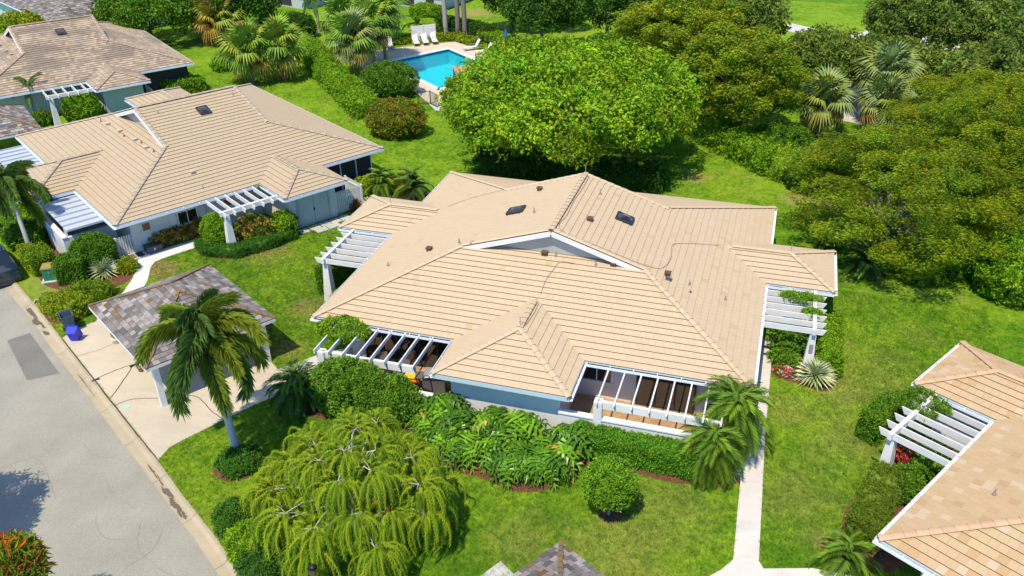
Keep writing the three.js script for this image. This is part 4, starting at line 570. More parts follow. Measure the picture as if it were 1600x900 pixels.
// ---------- distant houses ----------
function farHouse(label, x, z, turn, w, d, roofM, wallM, o = {}) {
  const g = thing('distant_house', label, 'house', x, z, turn), hr = 2.6 + .34 * d / 2, r = w / 2 - d / 2 * .9, e = .7, roof = new THREE.Group(); roof.name = 'roof'; g.add(roof);
  const F = [face([[-w / 2, d / 2], [w / 2, d / 2], [r, 0], [-r, 0]], [0, 1], d / 2, 2.6, .34), face([[-w / 2, -d / 2], [w / 2, -d / 2], [r, 0], [-r, 0]], [0, -1], d / 2, 2.6, .34)], E2 = [face([[w / 2, -d / 2], [w / 2, d / 2], [r, 0]], [1, 0], w / 2, 2.6, .34 * (d / 2) / (w / 2 - r)), face([[-w / 2, -d / 2], [-w / 2, d / 2], [-r, 0]], [-1, 0], w / 2, 2.6, .34 * (d / 2) / (w / 2 - r))];
  for (const f of [F, E2]) tileRoof(g, roof, f, o.tone, 0, { field: roofM }, { course: .34, tile: .45, lift: .04, butt: [.06, .05, .045] });
  part('soffit', new B().b2(-w / 2, w / 2, 2.42, 2.59, -d / 2, d / 2), M.gutter, roof); part('wall', new B().b2(-w / 2 + e, w / 2 - e, 0, 2.42, -d / 2 + e, d / 2 - e), wallM, g);
  for (const [wx, ww, hh] of o.win || []) { part('window', new B().b2(wx - ww / 2, wx + ww / 2, .2, .2 + hh, d / 2 - e, d / 2 - e + .05), M.screen, g); part('window_frame', new B().b2(wx - ww / 2 - .06, wx + ww / 2 + .06, .2 + hh, .28 + hh, d / 2 - e, d / 2 - e + .08), M.white, g); }
  return g;
}
const dkTone = (p, q) => { const t = woodTones[Math.floor(hash2(Math.round(p * 9), q, 7) * 6)], k = .7 + .5 * hash2(Math.round(p * 5), q, 3); return t.map((v) => v * k); }, tcTone = (p, q) => { const k = .8 + .4 * hash2(Math.round(p * 9), q, 7); return [.42 * k, .25 * k, .15 * k]; };
farHouse('dark shingled house at the top left corner', -72, -47.5, -.5, 22, 14, woodField, M.wallSage, { tone: dkTone });
farHouse('distant house with dark porch above the fan palms', -53.5, -66.5, -.35, 16, 12, woodField, M.wallSage, { tone: dkTone, win: [[-3.5, 5, 2], [3, 4, 2]] });
farHouse('distant grey green house behind the three tall palms', -36, -68, -.2, 12, 10, woodField, M.wallSage, { tone: dkTone, win: [[-1.5, 5.5, 2.1], [3.6, 1.2, 1.6]] });
farHouse('terracotta roofed house at the top right corner', 36, -59, -.5, 14, 11, tileMat([1, 1, 1], .8), M.wall, { tone: tcTone });
farHouse('pale roofed house glimpsed at the top centre between palms', -13.5, -66, -.3, 9, 7, tileMat([1.6, 1.7, 1.8], .8), M.wall, { tone: tcTone });
// ---------- plants ----------
const leafMat = (rough = 0.6, tr = 0.25) => new THREE.MeshPhysicalMaterial({ color: lin(1, 1, 1), roughness: rough, transmission: tr, thickness: 0, side: THREE.DoubleSide, specularIntensity: 0.2 });
const FOL = leafMat(0.6, 0.38), FOLGLOSS = leafMat(0.4, 0.3), FOLV = new THREE.MeshPhysicalMaterial({ color: lin(1, 1, 1), vertexColors: true, roughness: 0.6, transmission: 0.2, thickness: 0, side: THREE.DoubleSide, specularIntensity: 0.2 });
function clump(n, len, wid, spread, up = 0.5) {
  const b = new B();
  for (let i = 0; i < n; i++) {
    const t = rr(0, 6.283), e = rr(-0.35, 1), d = V3(Math.cos(t) * Math.sqrt(1 - e * e * .9), e * up + up * .3, Math.sin(t) * Math.sqrt(1 - e * e * .9)).normalize();
    const p = V3(rr(-1, 1), rr(-.6, 1), rr(-1, 1)).multiplyScalar(spread), l = len * rr(.7, 1.2), s = V3(rr(-1, 1), rr(-.2, .9), rr(-1, 1)).cross(d).normalize(), w = wid * rr(.8, 1.2), q = p.clone().addScaledVector(d, l), m = p.clone().addScaledVector(d, l * .45); m.y += l * .06; q.y -= l * .15;
    const a = m.clone().addScaledVector(s, w / 2), c = m.clone().addScaledVector(s, -w / 2), A = (v) => [v.x, v.y, v.z];
    b.tri(A(p), A(a), A(q)); b.tri(A(p), A(q), A(c));
  }
  return b.geo();
}
const CL = { broad: clump(9, .17, .085, .13, .8), big: clump(8, .26, .13, .18, .8), fine: clump(13, .17, .055, .2, .5), small: clump(11, .1, .055, .08, .7), tiny: clump(12, .065, .038, .06, .8), long: clump(8, .3, .06, .12, .9), far: clump(10, .32, .15, .3, .7), farfine: clump(14, .26, .09, .3, .4) };
const _q = new THREE.Quaternion(), _m = new THREE.Matrix4(), _up = V3(0, 1, 0), _s = V3(1, 1, 1), _q2 = new THREE.Quaternion(), _c = new THREE.Color();
function foliage(parent, name, geo, m, pts, cols, s0 = .75, s1 = 1.3) {
  const o = new THREE.InstancedMesh(geo, m, pts.length); o.name = name; o.userData.kind = 'stuff'; o.castShadow = o.receiveShadow = true;
  pts.forEach((e, i) => {
    _q.setFromUnitVectors(_up, V3(e[3], e[4], e[5]).normalize()); _q2.setFromAxisAngle(_up, rr(0, 6.283)); _q.multiply(_q2);
    const s = rr(s0, s1); _s.set(s, s, s); _m.compose(V3(e[0], e[1], e[2]), _q, _s); o.setMatrixAt(i, _m);
    const a = cols[Math.floor(R() * cols.length)], k = rr(.75, 1.25) * (e[6] || 1), j = rr(.9, 1.1) * (e[7] || 1); o.setColorAt(i, _c.setRGB(a[0] * k * j, a[1] * k, a[2] * k / j));
  });
  parent.add(o); return o;
}
function ellPts(cx, cy, cz, rx, ry, rz, n, rough = .12, lo = -1, fr = 3, hole = 0) {
  const out = [], s = rr(0, 99);
  for (let i = 0; i < n; i++) { const y = rr(lo, 1), t = rr(0, 6.283), r = Math.sqrt(Math.max(0, 1 - y * y)), d = [r * Math.cos(t), y, r * Math.sin(t)], k = (1 + rough * 2 * (fbm(d[0] * fr + s, d[2] * fr + d[1] * fr, 3, 0, 5) - .5)) * (1 - .22 * R() * R()); if (hole && noise((cx + d[0] * rx) * hole + (cy + d[1] * ry) * hole * .6, (cz + d[2] * rz) * hole - (cy + d[1] * ry) * hole * .7, 0, 3) < .42 && R() < .88) continue; out.push([cx + d[0] * rx * k, cy + d[1] * ry * k, cz + d[2] * rz * k, d[0] / rx + rr(-.25, .25) / rx, d[1] / ry + .3 / ry, d[2] / rz + rr(-.25, .25) / rz]); }
  return out;
}
function boxPts(L, Wd, Hh, n, j = .07) {
  const A = [L * Wd, L * Hh * 2, Wd * Hh * 2], T2 = A[0] * 1.3 + A[1] + A[2], out = [];
  for (let i = 0; i < n; i++) { let r = R() * T2, x, y, z, nr; if (r < A[0] * 1.3) { x = rr(-.5, .5) * L; z = rr(-.5, .5) * Wd; y = Hh; nr = [0, 1, 0]; } else if (r < A[0] * 1.3 + A[1]) { x = rr(-.5, .5) * L; y = rr(.05, 1) * Hh; const s = R() < .5 ? -1 : 1; z = s * Wd / 2; nr = [0, .25, s]; } else { z = rr(-.5, .5) * Wd; y = rr(.05, 1) * Hh; const s = R() < .5 ? -1 : 1; x = s * L / 2; nr = [s, .25, 0]; }
    if (noise(x * 3.6 + L * 3 + y * 2, z * 3.6 - y * 2.6, 0, 4) < .36 && R() < .8) continue; const f = .3 * (noise(x * 1.3 + L * 7, z * 1.3 + y) - .5), q = j * (R() * 2 - 1.2) + f * .5; out.push([x + nr[0] * q, Math.max(.04, y + nr[1] * q), z + nr[2] * q, nr[0] + rr(-.4, .4), nr[1] + .3, nr[2] + rr(-.4, .4)]); }
  return out;
}
const coreGeo = (() => { const g = new THREE.IcosahedronGeometry(1, 3), p = g.attributes.position; for (let i = 0; i < p.count; i++) { const x = p.getX(i), y = p.getY(i), z = p.getZ(i), k = 1 + .18 * (fbm(x * 2.2 + 5, z * 2.2 + y * 1.7, 3, 0, 8) - .5); p.setXYZ(i, x * k, y * k, z * k); } g.computeVertexNormals(); return g; })();
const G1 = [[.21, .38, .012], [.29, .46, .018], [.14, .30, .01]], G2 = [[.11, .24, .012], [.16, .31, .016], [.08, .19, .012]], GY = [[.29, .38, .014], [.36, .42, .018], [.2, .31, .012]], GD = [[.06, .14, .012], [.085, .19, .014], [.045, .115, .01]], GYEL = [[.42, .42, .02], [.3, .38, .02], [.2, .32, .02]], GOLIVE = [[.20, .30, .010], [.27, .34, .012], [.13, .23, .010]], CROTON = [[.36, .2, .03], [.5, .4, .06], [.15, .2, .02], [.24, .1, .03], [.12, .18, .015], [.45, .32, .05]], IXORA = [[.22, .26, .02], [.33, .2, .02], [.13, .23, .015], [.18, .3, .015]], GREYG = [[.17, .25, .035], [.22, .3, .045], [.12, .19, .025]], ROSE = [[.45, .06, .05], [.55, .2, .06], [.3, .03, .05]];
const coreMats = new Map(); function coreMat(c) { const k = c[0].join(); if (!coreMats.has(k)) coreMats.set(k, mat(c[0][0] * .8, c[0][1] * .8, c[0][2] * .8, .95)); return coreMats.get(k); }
// rounded shrub; r = radii, y = centre height
function shrub(name, label, x, z, o) {
  const g = thing(name, label, o.cat || 'shrub', x, z, 0, o.group), [rx, ry, rz] = o.r, y = o.y ?? ry * .85;
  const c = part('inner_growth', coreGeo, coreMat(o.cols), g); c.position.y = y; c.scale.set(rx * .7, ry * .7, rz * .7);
  if (o.trunk) part('trunk', new B().tube([[0, 0, 0], [.04, y * .5, .02], [0, y, 0]], [.07, .055, .04], 7), M.barkGrey, g);
  const lo = -Math.min(1, y / ry); foliage(g, 'foliage', o.leaf || CL.broad, o.mat || FOL, ellPts(0, y, 0, rx * .84, ry * .84, rz * .84, Math.round(.6 * (o.n || 120 * (rx * rz + rx * ry * 2))), .15, lo).concat(ellPts(0, y, 0, rx, ry, rz, Math.round(1.25 * (o.n || 120 * (rx * rz + rx * ry * 2))), o.rough ?? .14, lo, 3, 3.2)), o.cols);
  if (o.flowers) foliage(g, 'blossoms', CL.small, FOL, ellPts(0, y, 0, rx * 1.03, ry * 1.03, rz * 1.03, o.flowers[0], .1, 0), o.flowers[1]);
  return g;
}
function hedge(name, label, x, z, L, Wd, Hh, turn, cols, o = {}) {
  const g = thing(name, label, 'hedge', x, z, turn, o.group);
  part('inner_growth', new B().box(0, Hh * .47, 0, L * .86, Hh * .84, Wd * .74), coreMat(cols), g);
  foliage(g, 'foliage', o.leaf || CL.small, o.mat || FOL, boxPts(L, Wd, Hh, Math.round(1.3 * (o.n || 190 * (L * Wd + L * Hh + Wd * Hh))), o.j).concat(boxPts(L * .9, Wd * .8, Hh * .92, Math.round(.5 * (o.n || 190 * (L * Wd + L * Hh + Wd * Hh))), .05)), cols); return g;
}
function hedgeLine(name, label, pts, Wd, Hh, cols, o = {}) { // one hedge along a bent line
  const g = thing(name, label, 'hedge', pts[0][0], pts[0][1], 0, o.group), P = [], c = new B(); const bx = pts[0][0], bz = pts[0][1];
  for (let i = 0; i < pts.length - 1; i++) { const a = pts[i], b = pts[i + 1], L = Math.hypot(b[0] - a[0], b[1] - a[1]), t = Math.atan2(-(b[1] - a[1]), b[0] - a[0]), mx = (a[0] + b[0]) / 2 - bx, mz = (a[1] + b[1]) / 2 - bz; c.box(mx, Hh * (.46 + .003 * i), mz, L, Hh * .8, Wd * .66, t); for (const e of boxPts(L + Wd * .3, Wd, Hh * rr(.95, 1.05), Math.round((o.den || 150) * (L * Wd + L * Hh)), o.j ?? .12)) { const co = Math.cos(t), si = Math.sin(t); P.push([mx + e[0] * co + e[2] * si, e[1], mz - e[0] * si + e[2] * co, e[3] * co + e[5] * si, e[4], -e[3] * si + e[5] * co]); } }
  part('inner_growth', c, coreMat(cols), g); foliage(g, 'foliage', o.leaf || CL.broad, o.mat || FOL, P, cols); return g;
}
function limbs(g, pts, y0, r, m, lean = [0, 0]) { const b = new B(); b.tube([[0, 0, 0], [lean[0] * .3, y0 * .5, lean[1] * .3], [lean[0], y0, lean[1]]], [r * 1.25, r, r * .85], 9); for (const p of pts) { const k = [lean[0] + (p[0] - lean[0]) * .45 + rr(-.2, .2), y0 + (p[1] - y0) * .62, lean[1] + (p[2] - lean[1]) * .45 + rr(-.2, .2)]; b.tube([[lean[0], y0 - .15, lean[1]], k, p], [r * .55, r * .34, r * .12], 6); } part('trunk', b, m, g); }
// broad crown made of leafy lumps on a dome
function tree(name, label, x, z, o) {
  const g = thing(name, label, 'tree', x, z, 0, o.group), P = [], tips = [], fl = o.flat || 1;
  const n = o.lumps;
  for (let i = 0; i < n; i++) {
    const y = (o.lo ?? -.55) + (1 - (o.lo ?? -.55)) * ((i + .5) / n), t = i * 2.39996 + rr(-.4, .4), s = Math.sqrt(Math.max(.02, 1 - y * y)), k = rr(o.pad ? .62 : .76, 1.04);
    const r = o.lr * rr(.65, 1.35), px = Math.cos(t) * s * (o.a - r * .6) * k, py = o.cy + y * (o.b - r * fl * .7) * k, pz = Math.sin(t) * s * (o.a - r * .6) * k;
    if (i % Math.ceil(n / 22) === 0) tips.push([px * .72, o.cy - o.b * .75 + (py - o.cy + o.b * .75) * .72, pz * .72]);
    const tint = rr(.78, 1.22), hue = rr(.9, 1.12); for (const e of ellPts(px, py, pz, r, r * fl, r, Math.round(o.per * 1.2), .32, o.pad ? -.05 : -.7, 2.2, o.hole || 1.9)) { e[6] = tint; e[7] = hue; if (o.pad) { e[3] *= .35; e[4] = Math.abs(e[4]) + .5; e[5] *= .35; } P.push(e); }
  }
  for (let i = 0; i < (o.pad ? 0 : n * 4); i++) { const e = ellPts(0, o.cy, 0, o.a * .8, o.b * .75, o.a * .8, 1, .3, o.lo ?? -.6)[0]; P.push(e); }
  limbs(g, tips, o.cy - o.b * .75, o.tr || .3, o.bark || M.bark, o.lean);
  foliage(g, 'crown', o.leaf, FOL, P, o.cols, .8, 1.4);
  if (o.bloom) { const Q = P.filter((e) => e[4] > .0 && R() < o.bloom[0] && e[1] > o.cy - o.b * .2).map((e) => [e[0], e[1] + .12, e[2], e[3], e[4] + .5, e[5]]); foliage(g, 'blossoms', o.leaf, FOL, Q, o.bloom[1], .7, 1.1); }
  return g;
}
// palm leaves
function pinnate(len, n, ll, arc, plume, wid = .035) {
  const b = new B(), at = (t) => { const a = arc[0] + (arc[1] - arc[0]) * t; return a; }; let y = 0, z = 0; const path = [[0, 0, 0]], dir = []; const N = 14;
  for (let i = 0; i < N; i++) { const a = at((i + .5) / N); z += Math.cos(a) * len / N; y += Math.sin(a) * len / N; path.push([0, y, z]); dir.push(a); }
  b.tube(path, path.map((_, i) => .028 * (1 - i / N * .85)), 4, [.18, .22, .05]);
  for (let i = 0; i < n; i++) {
    const t = .12 + .88 * i / n, f = t * N, k = Math.min(N - 1, Math.floor(f)), u = f - k, p = [0, path[k][1] + (path[k + 1][1] - path[k][1]) * u, path[k][2] + (path[k + 1][2] - path[k][2]) * u], a = dir[k], L = ll * (t < .25 ? .55 + t * 1.8 : 1.05 - .55 * (t - .25)) * rr(.85, 1.12);
    for (const s of plume ? [-1, 1, -1, 1] : [-1, 1]) {
      const roll = plume ? rr(-1.2, 1.35) : rr(.0, .35), fw = .62 + .5 * t, dx = s * Math.cos(roll) * Math.cos(fw * .8), up = Math.sin(roll) * .8, dd = V3(dx, up * Math.cos(a) + Math.sin(a) * Math.sin(fw * .8), Math.cos(a) * Math.sin(fw * .8) - up * Math.sin(a)).normalize();
      const m = [p[0] + dd.x * L * .5, p[1] + dd.y * L * .5 + .0, p[2] + dd.z * L * .5], q = [p[0] + dd.x * L * .95, p[1] + dd.y * L * .95 - L * (plume ? .4 : .28), p[2] + dd.z * L * .95], sd = V3(-dd.z, .25, dd.x).normalize(), w = wid * rr(.8, 1.2), kk = rr(.8, 1.2), c = [kk, kk, kk];
      const A = [m[0] + sd.x * w, m[1] + sd.y * w, m[2] + sd.z * w], C = [m[0] - sd.x * w, m[1] - sd.y * w, m[2] - sd.z * w];
      b.tri(p, A, q, c); b.tri(p, q, C, c);
    }
  }
  return b.geo();
}
function fan(R0, n, stalk, droop) {
  const b = new B(); b.tube([[0, 0, 0], [0, .06, stalk * .5], [0, .02, stalk]], [.03, .022, .016], 4, [.25, .3, .06]);
  for (let i = 0; i < n; i++) {
    const t = (i / (n - 1) - .5) * 4.6, L = R0 * (1 - .12 * Math.abs(t)) * rr(.9, 1.1), dx = Math.sin(t), dz = Math.cos(t), w = .045 * R0 / .8, kk = rr(.75, 1.2), c = [kk, kk, kk * .9], fold = .05 * (i % 2 ? 1 : -1);
    const p = [0, .02, stalk], m = [dx * L * .6, .08 - .05 * Math.abs(t) + fold * .4, stalk + dz * L * .6], q = [dx * L, .02 - droop * L * rr(.6, 1.2) - .05 * Math.abs(t), stalk + dz * L], s = [dz * w, 0, -dx * w];
    b.tri(p, [m[0] + s[0], m[1] + .02, m[2] + s[2]], [m[0] - s[0], m[1] - .01, m[2] - s[2]], c); b.tri([m[0] + s[0], m[1] + .02, m[2] + s[2]], q, [m[0] - s[0], m[1] - .01, m[2] - s[2]], c);
  }
  return b.geo();
}
const frondMat = (c, rough = .5) => new THREE.MeshPhysicalMaterial({ color: lin(...c), vertexColors: true, roughness: rough, transmission: .2, thickness: 0, side: THREE.DoubleSide, specularIntensity: .4 });
const FR = { g: [frondMat([.12, .22, .04]), frondMat([.15, .26, .045]), frondMat([.09, .18, .04])], y: [frondMat([.27, .33, .03]), frondMat([.22, .31, .03])], lime: [frondMat([.22, .36, .025]), frondMat([.18, .32, .03]), frondMat([.14, .26, .025])], grey: [frondMat([.19, .27, .1]), frondMat([.24, .31, .09]), frondMat([.28, .32, .08])], gold: [frondMat([.4, .3, .05]), frondMat([.36, .22, .04])], brown: [frondMat([.3, .17, .06], .8)] };
const PG = { foxtail: [pinnate(2.8, 115, .56, [1.0, -1.75], true, .022), pinnate(2.7, 115, .56, [.4, -1.75], true, .022), pinnate(2.4, 115, .5, [1.35, -1.1], true, .022)], robel: [pinnate(1.35, 27, .36, [1.0, -1.3], false, .0075), pinnate(1.35, 27, .36, [.45, -1.55], false, .0075)], cycad: [pinnate(1.5, 36, .34, [.7, -.8], false, .018), pinnate(1.5, 36, .34, [.3, -1.1], false, .018)], royal: [pinnate(2.6, 40, .55, [.9, -1.2], false, .03), pinnate(2.6, 40, .55, [.3, -1.4], false, .03)], fan: [fan(.95, 26, 1.0, .25), fan(.95, 26, .95, .5), fan(.85, 24, .9, .75)] };
function palm(name, label, x, z, o) {
  const g = thing(name, label, 'palm', x, z, 0, o.group), l = o.lean || [0, 0], T3 = [l[0], o.h, l[1]];
  if (o.h > .4) { const pts = [], rad = [], N = 10; for (let i = 0; i <= N; i++) { const t = i / N; pts.push([l[0] * t * t, o.h * t, l[1] * t * t]); rad.push(o.r * (i === 0 ? 1.35 : 1.05 - .25 * t + (o.ring ? .05 * (i % 2) : 0))); } part('trunk', new B().tube(pts, rad, 9), o.bark || M.barkGrey, g); if (o.shaft) part('crown_shaft', new B().tube([T3, [T3[0], T3[1] + o.shaft, T3[2]]], [o.r * .95, o.r * .6], 8), mat(.13, .2, .06, .5), g); }
  const geos = PG[o.kind], top = o.h + (o.shaft || 0);
  for (let i = 0; i < o.n; i++) {
    const t = (i + .5) / o.n, el = o.el[0] + (o.el[1] - o.el[0]) * t, gi = clamp(Math.floor(t * geos.length), 0, geos.length - 1);
    const gg = o.kind === 'foxtail' ? geos[t < .25 ? 2 : t < .65 ? 0 : 1] : geos[gi]; let ms = o.mats; if (o.old && t > o.old[0] && R() < o.old[1]) ms = o.oldMats;
    const f = part('frond', gg, pick(ms), g); f.position.set(l[0], top + rr(-.08, .08), l[1]); f.rotation.order = 'YXZ'; f.rotation.set(-el, i * 2.39996 + rr(-.25, .25), rr(-.3, .3)); const s = (o.s || 1) * rr(.88, 1.1); f.scale.setScalar(s);
  }
  return g;
}
// striped agave rosette, each sword leaf a part
const swordGeo = (() => { const b = new B(), N = 5, w = [.045, .06, .062, .05, .028, .0], gr = [.15, .27, .07], cr = [.7, .72, .4]; for (let i = 0; i < N; i++) { const z0 = i / N, z1 = (i + 1) / N, y0 = .05 * Math.sin(z0 * 3) - .1 * z0 * z0, y1 = .05 * Math.sin(z1 * 3) - .1 * z1 * z1, a = w[i], c = w[i + 1]; for (const s of [-1, 1]) { b.quad([0, y0, z0], [s * a * .5, y0 + .012, z0], [s * c * .5, y1 + .012, z1], [0, y1, z1], gr); b.quad([s * a * .5, y0 + .012, z0], [s * a, y0 + .03, z0], [s * c, y1 + .03, z1], [s * c * .5, y1 + .012, z1], cr); } } return b.geo(); })();
const swordM = new THREE.MeshStandardMaterial({ vertexColors: true, roughness: .55, side: THREE.DoubleSide }), swordDull = new THREE.MeshStandardMaterial({ vertexColors: true, color: lin(.5, .62, .6), roughness: .55, side: THREE.DoubleSide });
function agave(label, x, z, R0, n, m = swordM) { const g = thing('agave', label, 'agave', x, z, 0, 'rosette agaves'); part('base_stem', new B().tube([[0, 0, 0], [0, .3, 0]], [.14, .1], 8), M.bark, g); for (let i = 0; i < n; i++) { const t = (i + .5) / n, f = part('leaf', swordGeo, m, g); f.position.y = .18 + .1 * (1 - t); f.rotation.order = 'YXZ'; f.rotation.set(-(1.4 - 1.5 * Math.pow(t, .85)), i * 2.39996, 0); const s = R0 * rr(.92, 1.05) * (.86 + .14 * t); f.scale.set(s * .82, s, s); } return g; }
// split-leaf philodendron: arching stalks with deeply lobed blades
const philoGeo = (() => { const b = new B(); b.tube([[0, 0, 0], [0, .36, .12], [0, .56, .3]], [.018, .014, .01], 4, [.9, 1, .7]); const N = 5; for (let i = 0; i < N; i++) { const t = i / (N - 1), z = .24 + .44 * t, y = .6 - .4 * t * t, L = (.3 * Math.sin(Math.PI * (.26 + .6 * t)) + .06) * rr(.9, 1.1); for (const s of [-1, 1]) { const fw = -.08 + .36 * t, w = .046, k = rr(.7, 1.3), c = [k, k, k], m1 = [s * L * .55, y + .035, z + fw * .5 - w], m2 = [s * L * .55, y - .005, z + fw * .5 + w], q = [s * L, y - .12 - .1 * t, z + fw]; b.tri([0, y, z - .034], m1, m2, c); b.tri([0, y, z - .034], m2, [0, y - .01, z + .04], c); b.tri(m1, q, m2, c); } } b.tri([-.05, .22, .68], [.05, .22, .68], [0, .0, .95]); b.tube([[0, .58, .26], [0, .48, .5], [0, .2, .72]], [.014, .012, .006], 4, [1.7, 1.6, 1.5]); return b.geo(); })();
const PH = [frondMat([.105, .26, .012], .32), frondMat([.07, .18, .010], .32), frondMat([.16, .34, .015], .32), frondMat([.05, .14, .01], .32)], PHY = [frondMat([.4, .33, .04], .4)];
function philo(label, x, z, n, s, yel = 0) { const g = thing('philodendron', label, 'plant', x, z, rr(0, 6), 'split-leaf philodendrons in the front bed'); part('stem', new B().tube([[0, 0, 0], [.03, .35 * s, .02]], [.06, .045], 6), M.bark, g); for (let i = 0; i < n; i++) { const t = (i + .5) / n, f = part('leaf', philoGeo, R() < yel ? PHY[0] : pick(PH), g); f.position.y = .3 * s; f.rotation.order = 'YXZ'; f.rotation.set(.42 - .85 * (1 - t) + rr(-.12, .12), i * 2.39996 + rr(-.2, .2), rr(-.2, .2)); f.scale.setScalar(s * rr(.85, 1.2)); } return g; }
// ---- trees
tree('shade_tree', 'broad bright green shade tree behind the central house', -4.6, -18.4, { cy: 5.0, a: 8.7, b: 3.2, lumps: 150, lr: 1.3, per: 115, leaf: CL.big, hole: 1.5, cols: [[.23, .41, .012], [.32, .49, .018], [.14, .30, .01], [.28, .39, .015]], tr: .42, bark: M.barkGrey });
const GB = [[.33, .33, .012], [.4, .34, .014], [.28, .3, .012]];
const pad = { pad: 1, hole: 1.1, lo: -.8, flat: .3, leaf: CL.fine, cols: GOLIVE, tr: .3 };
tree('poinciana_tree', 'layered olive green tree overhanging the lawn right of the house', 16.3, -9.6, { ...pad, cy: 4.1, a: 6.4, b: 3.2, lumps: 84, lr: 1.15, per: 150, bloom: [.08, GB] });
tree('poinciana_tree', 'layered golden green tree at right edge behind the overhanging one', 22.2, -17.6, { ...pad, cy: 5.2, a: 6.7, b: 3.2, lumps: 84, lr: 1.2, per: 150, bloom: [.22, GB] });
tree('poinciana_tree', 'layered golden green tree touching the right side of the bright shade tree', 6.3, -26.5, { ...pad, cy: 4.8, a: 4.9, b: 3.6, lumps: 62, lr: 1.1, per: 80, leaf: CL.farfine, bloom: [.2, GB] });
tree('poinciana_tree', 'layered golden green tree at the top, right above the bright shade tree', 1.0, -36.5, { ...pad, cy: 5.6, a: 6.3, b: 3.2, lumps: 66, lr: 1.35, per: 90, leaf: CL.farfine, bloom: [.3, GB] });
tree('poinciana_tree', 'layered olive tree cut off by the right edge, lower of the two there', 25.0, -12.5, { ...pad, cy: 4.0, a: 5.2, b: 2.8, lumps: 60, lr: 1.15, per: 140 });
const gt = { leaf: CL.far, cols: GREYG, lumps: 44, lr: 1.15, per: 52, hole: 1.25, tr: .2 };
const greyTrees = [[5.4, -38.5, 6.4, 3.4, 2.6, 'greyish green tree in the top group above the golden layered tree'], [12.6, -37.5, 3.7, 3.8, 2.1, 'greyish green tree by the pale road behind the fan palms'], [20.0, -46.5, 5.6, 4.0, 2.8, 'forked greyish green tree on the far lawn'], [24.4, -43, 5.6, 4.2, 2.8, 'greyish green tree before the white far yard'], [25.2, -34.5, 3.8, 4.6, 2.4, 'greyish green tree at right edge above the golden layered one'], [-14.6, -47, 4.2, 3.6, 2.2, 'dark leafy tree behind the pool fence at the top'], [-20.2, -55, 4, 3, 2, 'small dark leafy tree beside the far lawn at the top'], [29.5, -50, 4.6, 4, 2.6, 'greyish green tree at the top right corner'], [18.2, -40, 3, 3.6, 1.9, 'low greyish green tree over the pale road'], [-8.5, -50, 4.6, 4.2, 2.6, 'dark green tree at the top behind the small palms']];
greyTrees.forEach(([x, z, cy, a, b, label], i) => tree('leafy_tree', label, x, z, { ...gt, cy, a, b, cols: [GREYG, GREYG, GREYG, GREYG, GREYG, GD, GD, GREYG, GREYG, GD, G2][i], group: 'background trees' }));
tree('leafy_tree', 'wide dark green tree behind the distant brown house', -56.3, -40, { ...gt, cy: 3.6, a: 5.4, b: 2.6, cols: G2, group: 'background trees' });
tree('leafy_tree', 'dark green tree between the distant brown house and fan palms', -49.5, -46.5, { ...gt, cy: 3.8, a: 4.4, b: 2.6, cols: GD, group: 'background trees' });
tree('leafy_tree', 'yellow green bushy tree before the dark roofs at top left', -66.6, -33, { ...gt, lumps: 20, lr: .9, cy: 2.4, a: 2.2, b: 1.7, cols: GY, group: 'background trees' });
tree('almond_tree', 'red and green leaved tree tip at the bottom left corner', -10.9, 26.0, { cy: 3.6, a: 1.15, b: .9, lumps: 24, lr: .4, per: 30, leaf: CL.long, hole: 3, cols: [[.16, .3, .02], [.2, .32, .02], [.5, .16, .03], [.24, .3, .02]], tr: .07 });
tree('leafy_tree', 'tree outside the left edge whose feathery shadow falls on the road', -18.5, 24.7, { cy: 4.6, a: 2.7, b: 1.9, lumps: 40, lr: .8, per: 60, leaf: CL.long, cols: G2, tr: .15, group: 'background trees' });
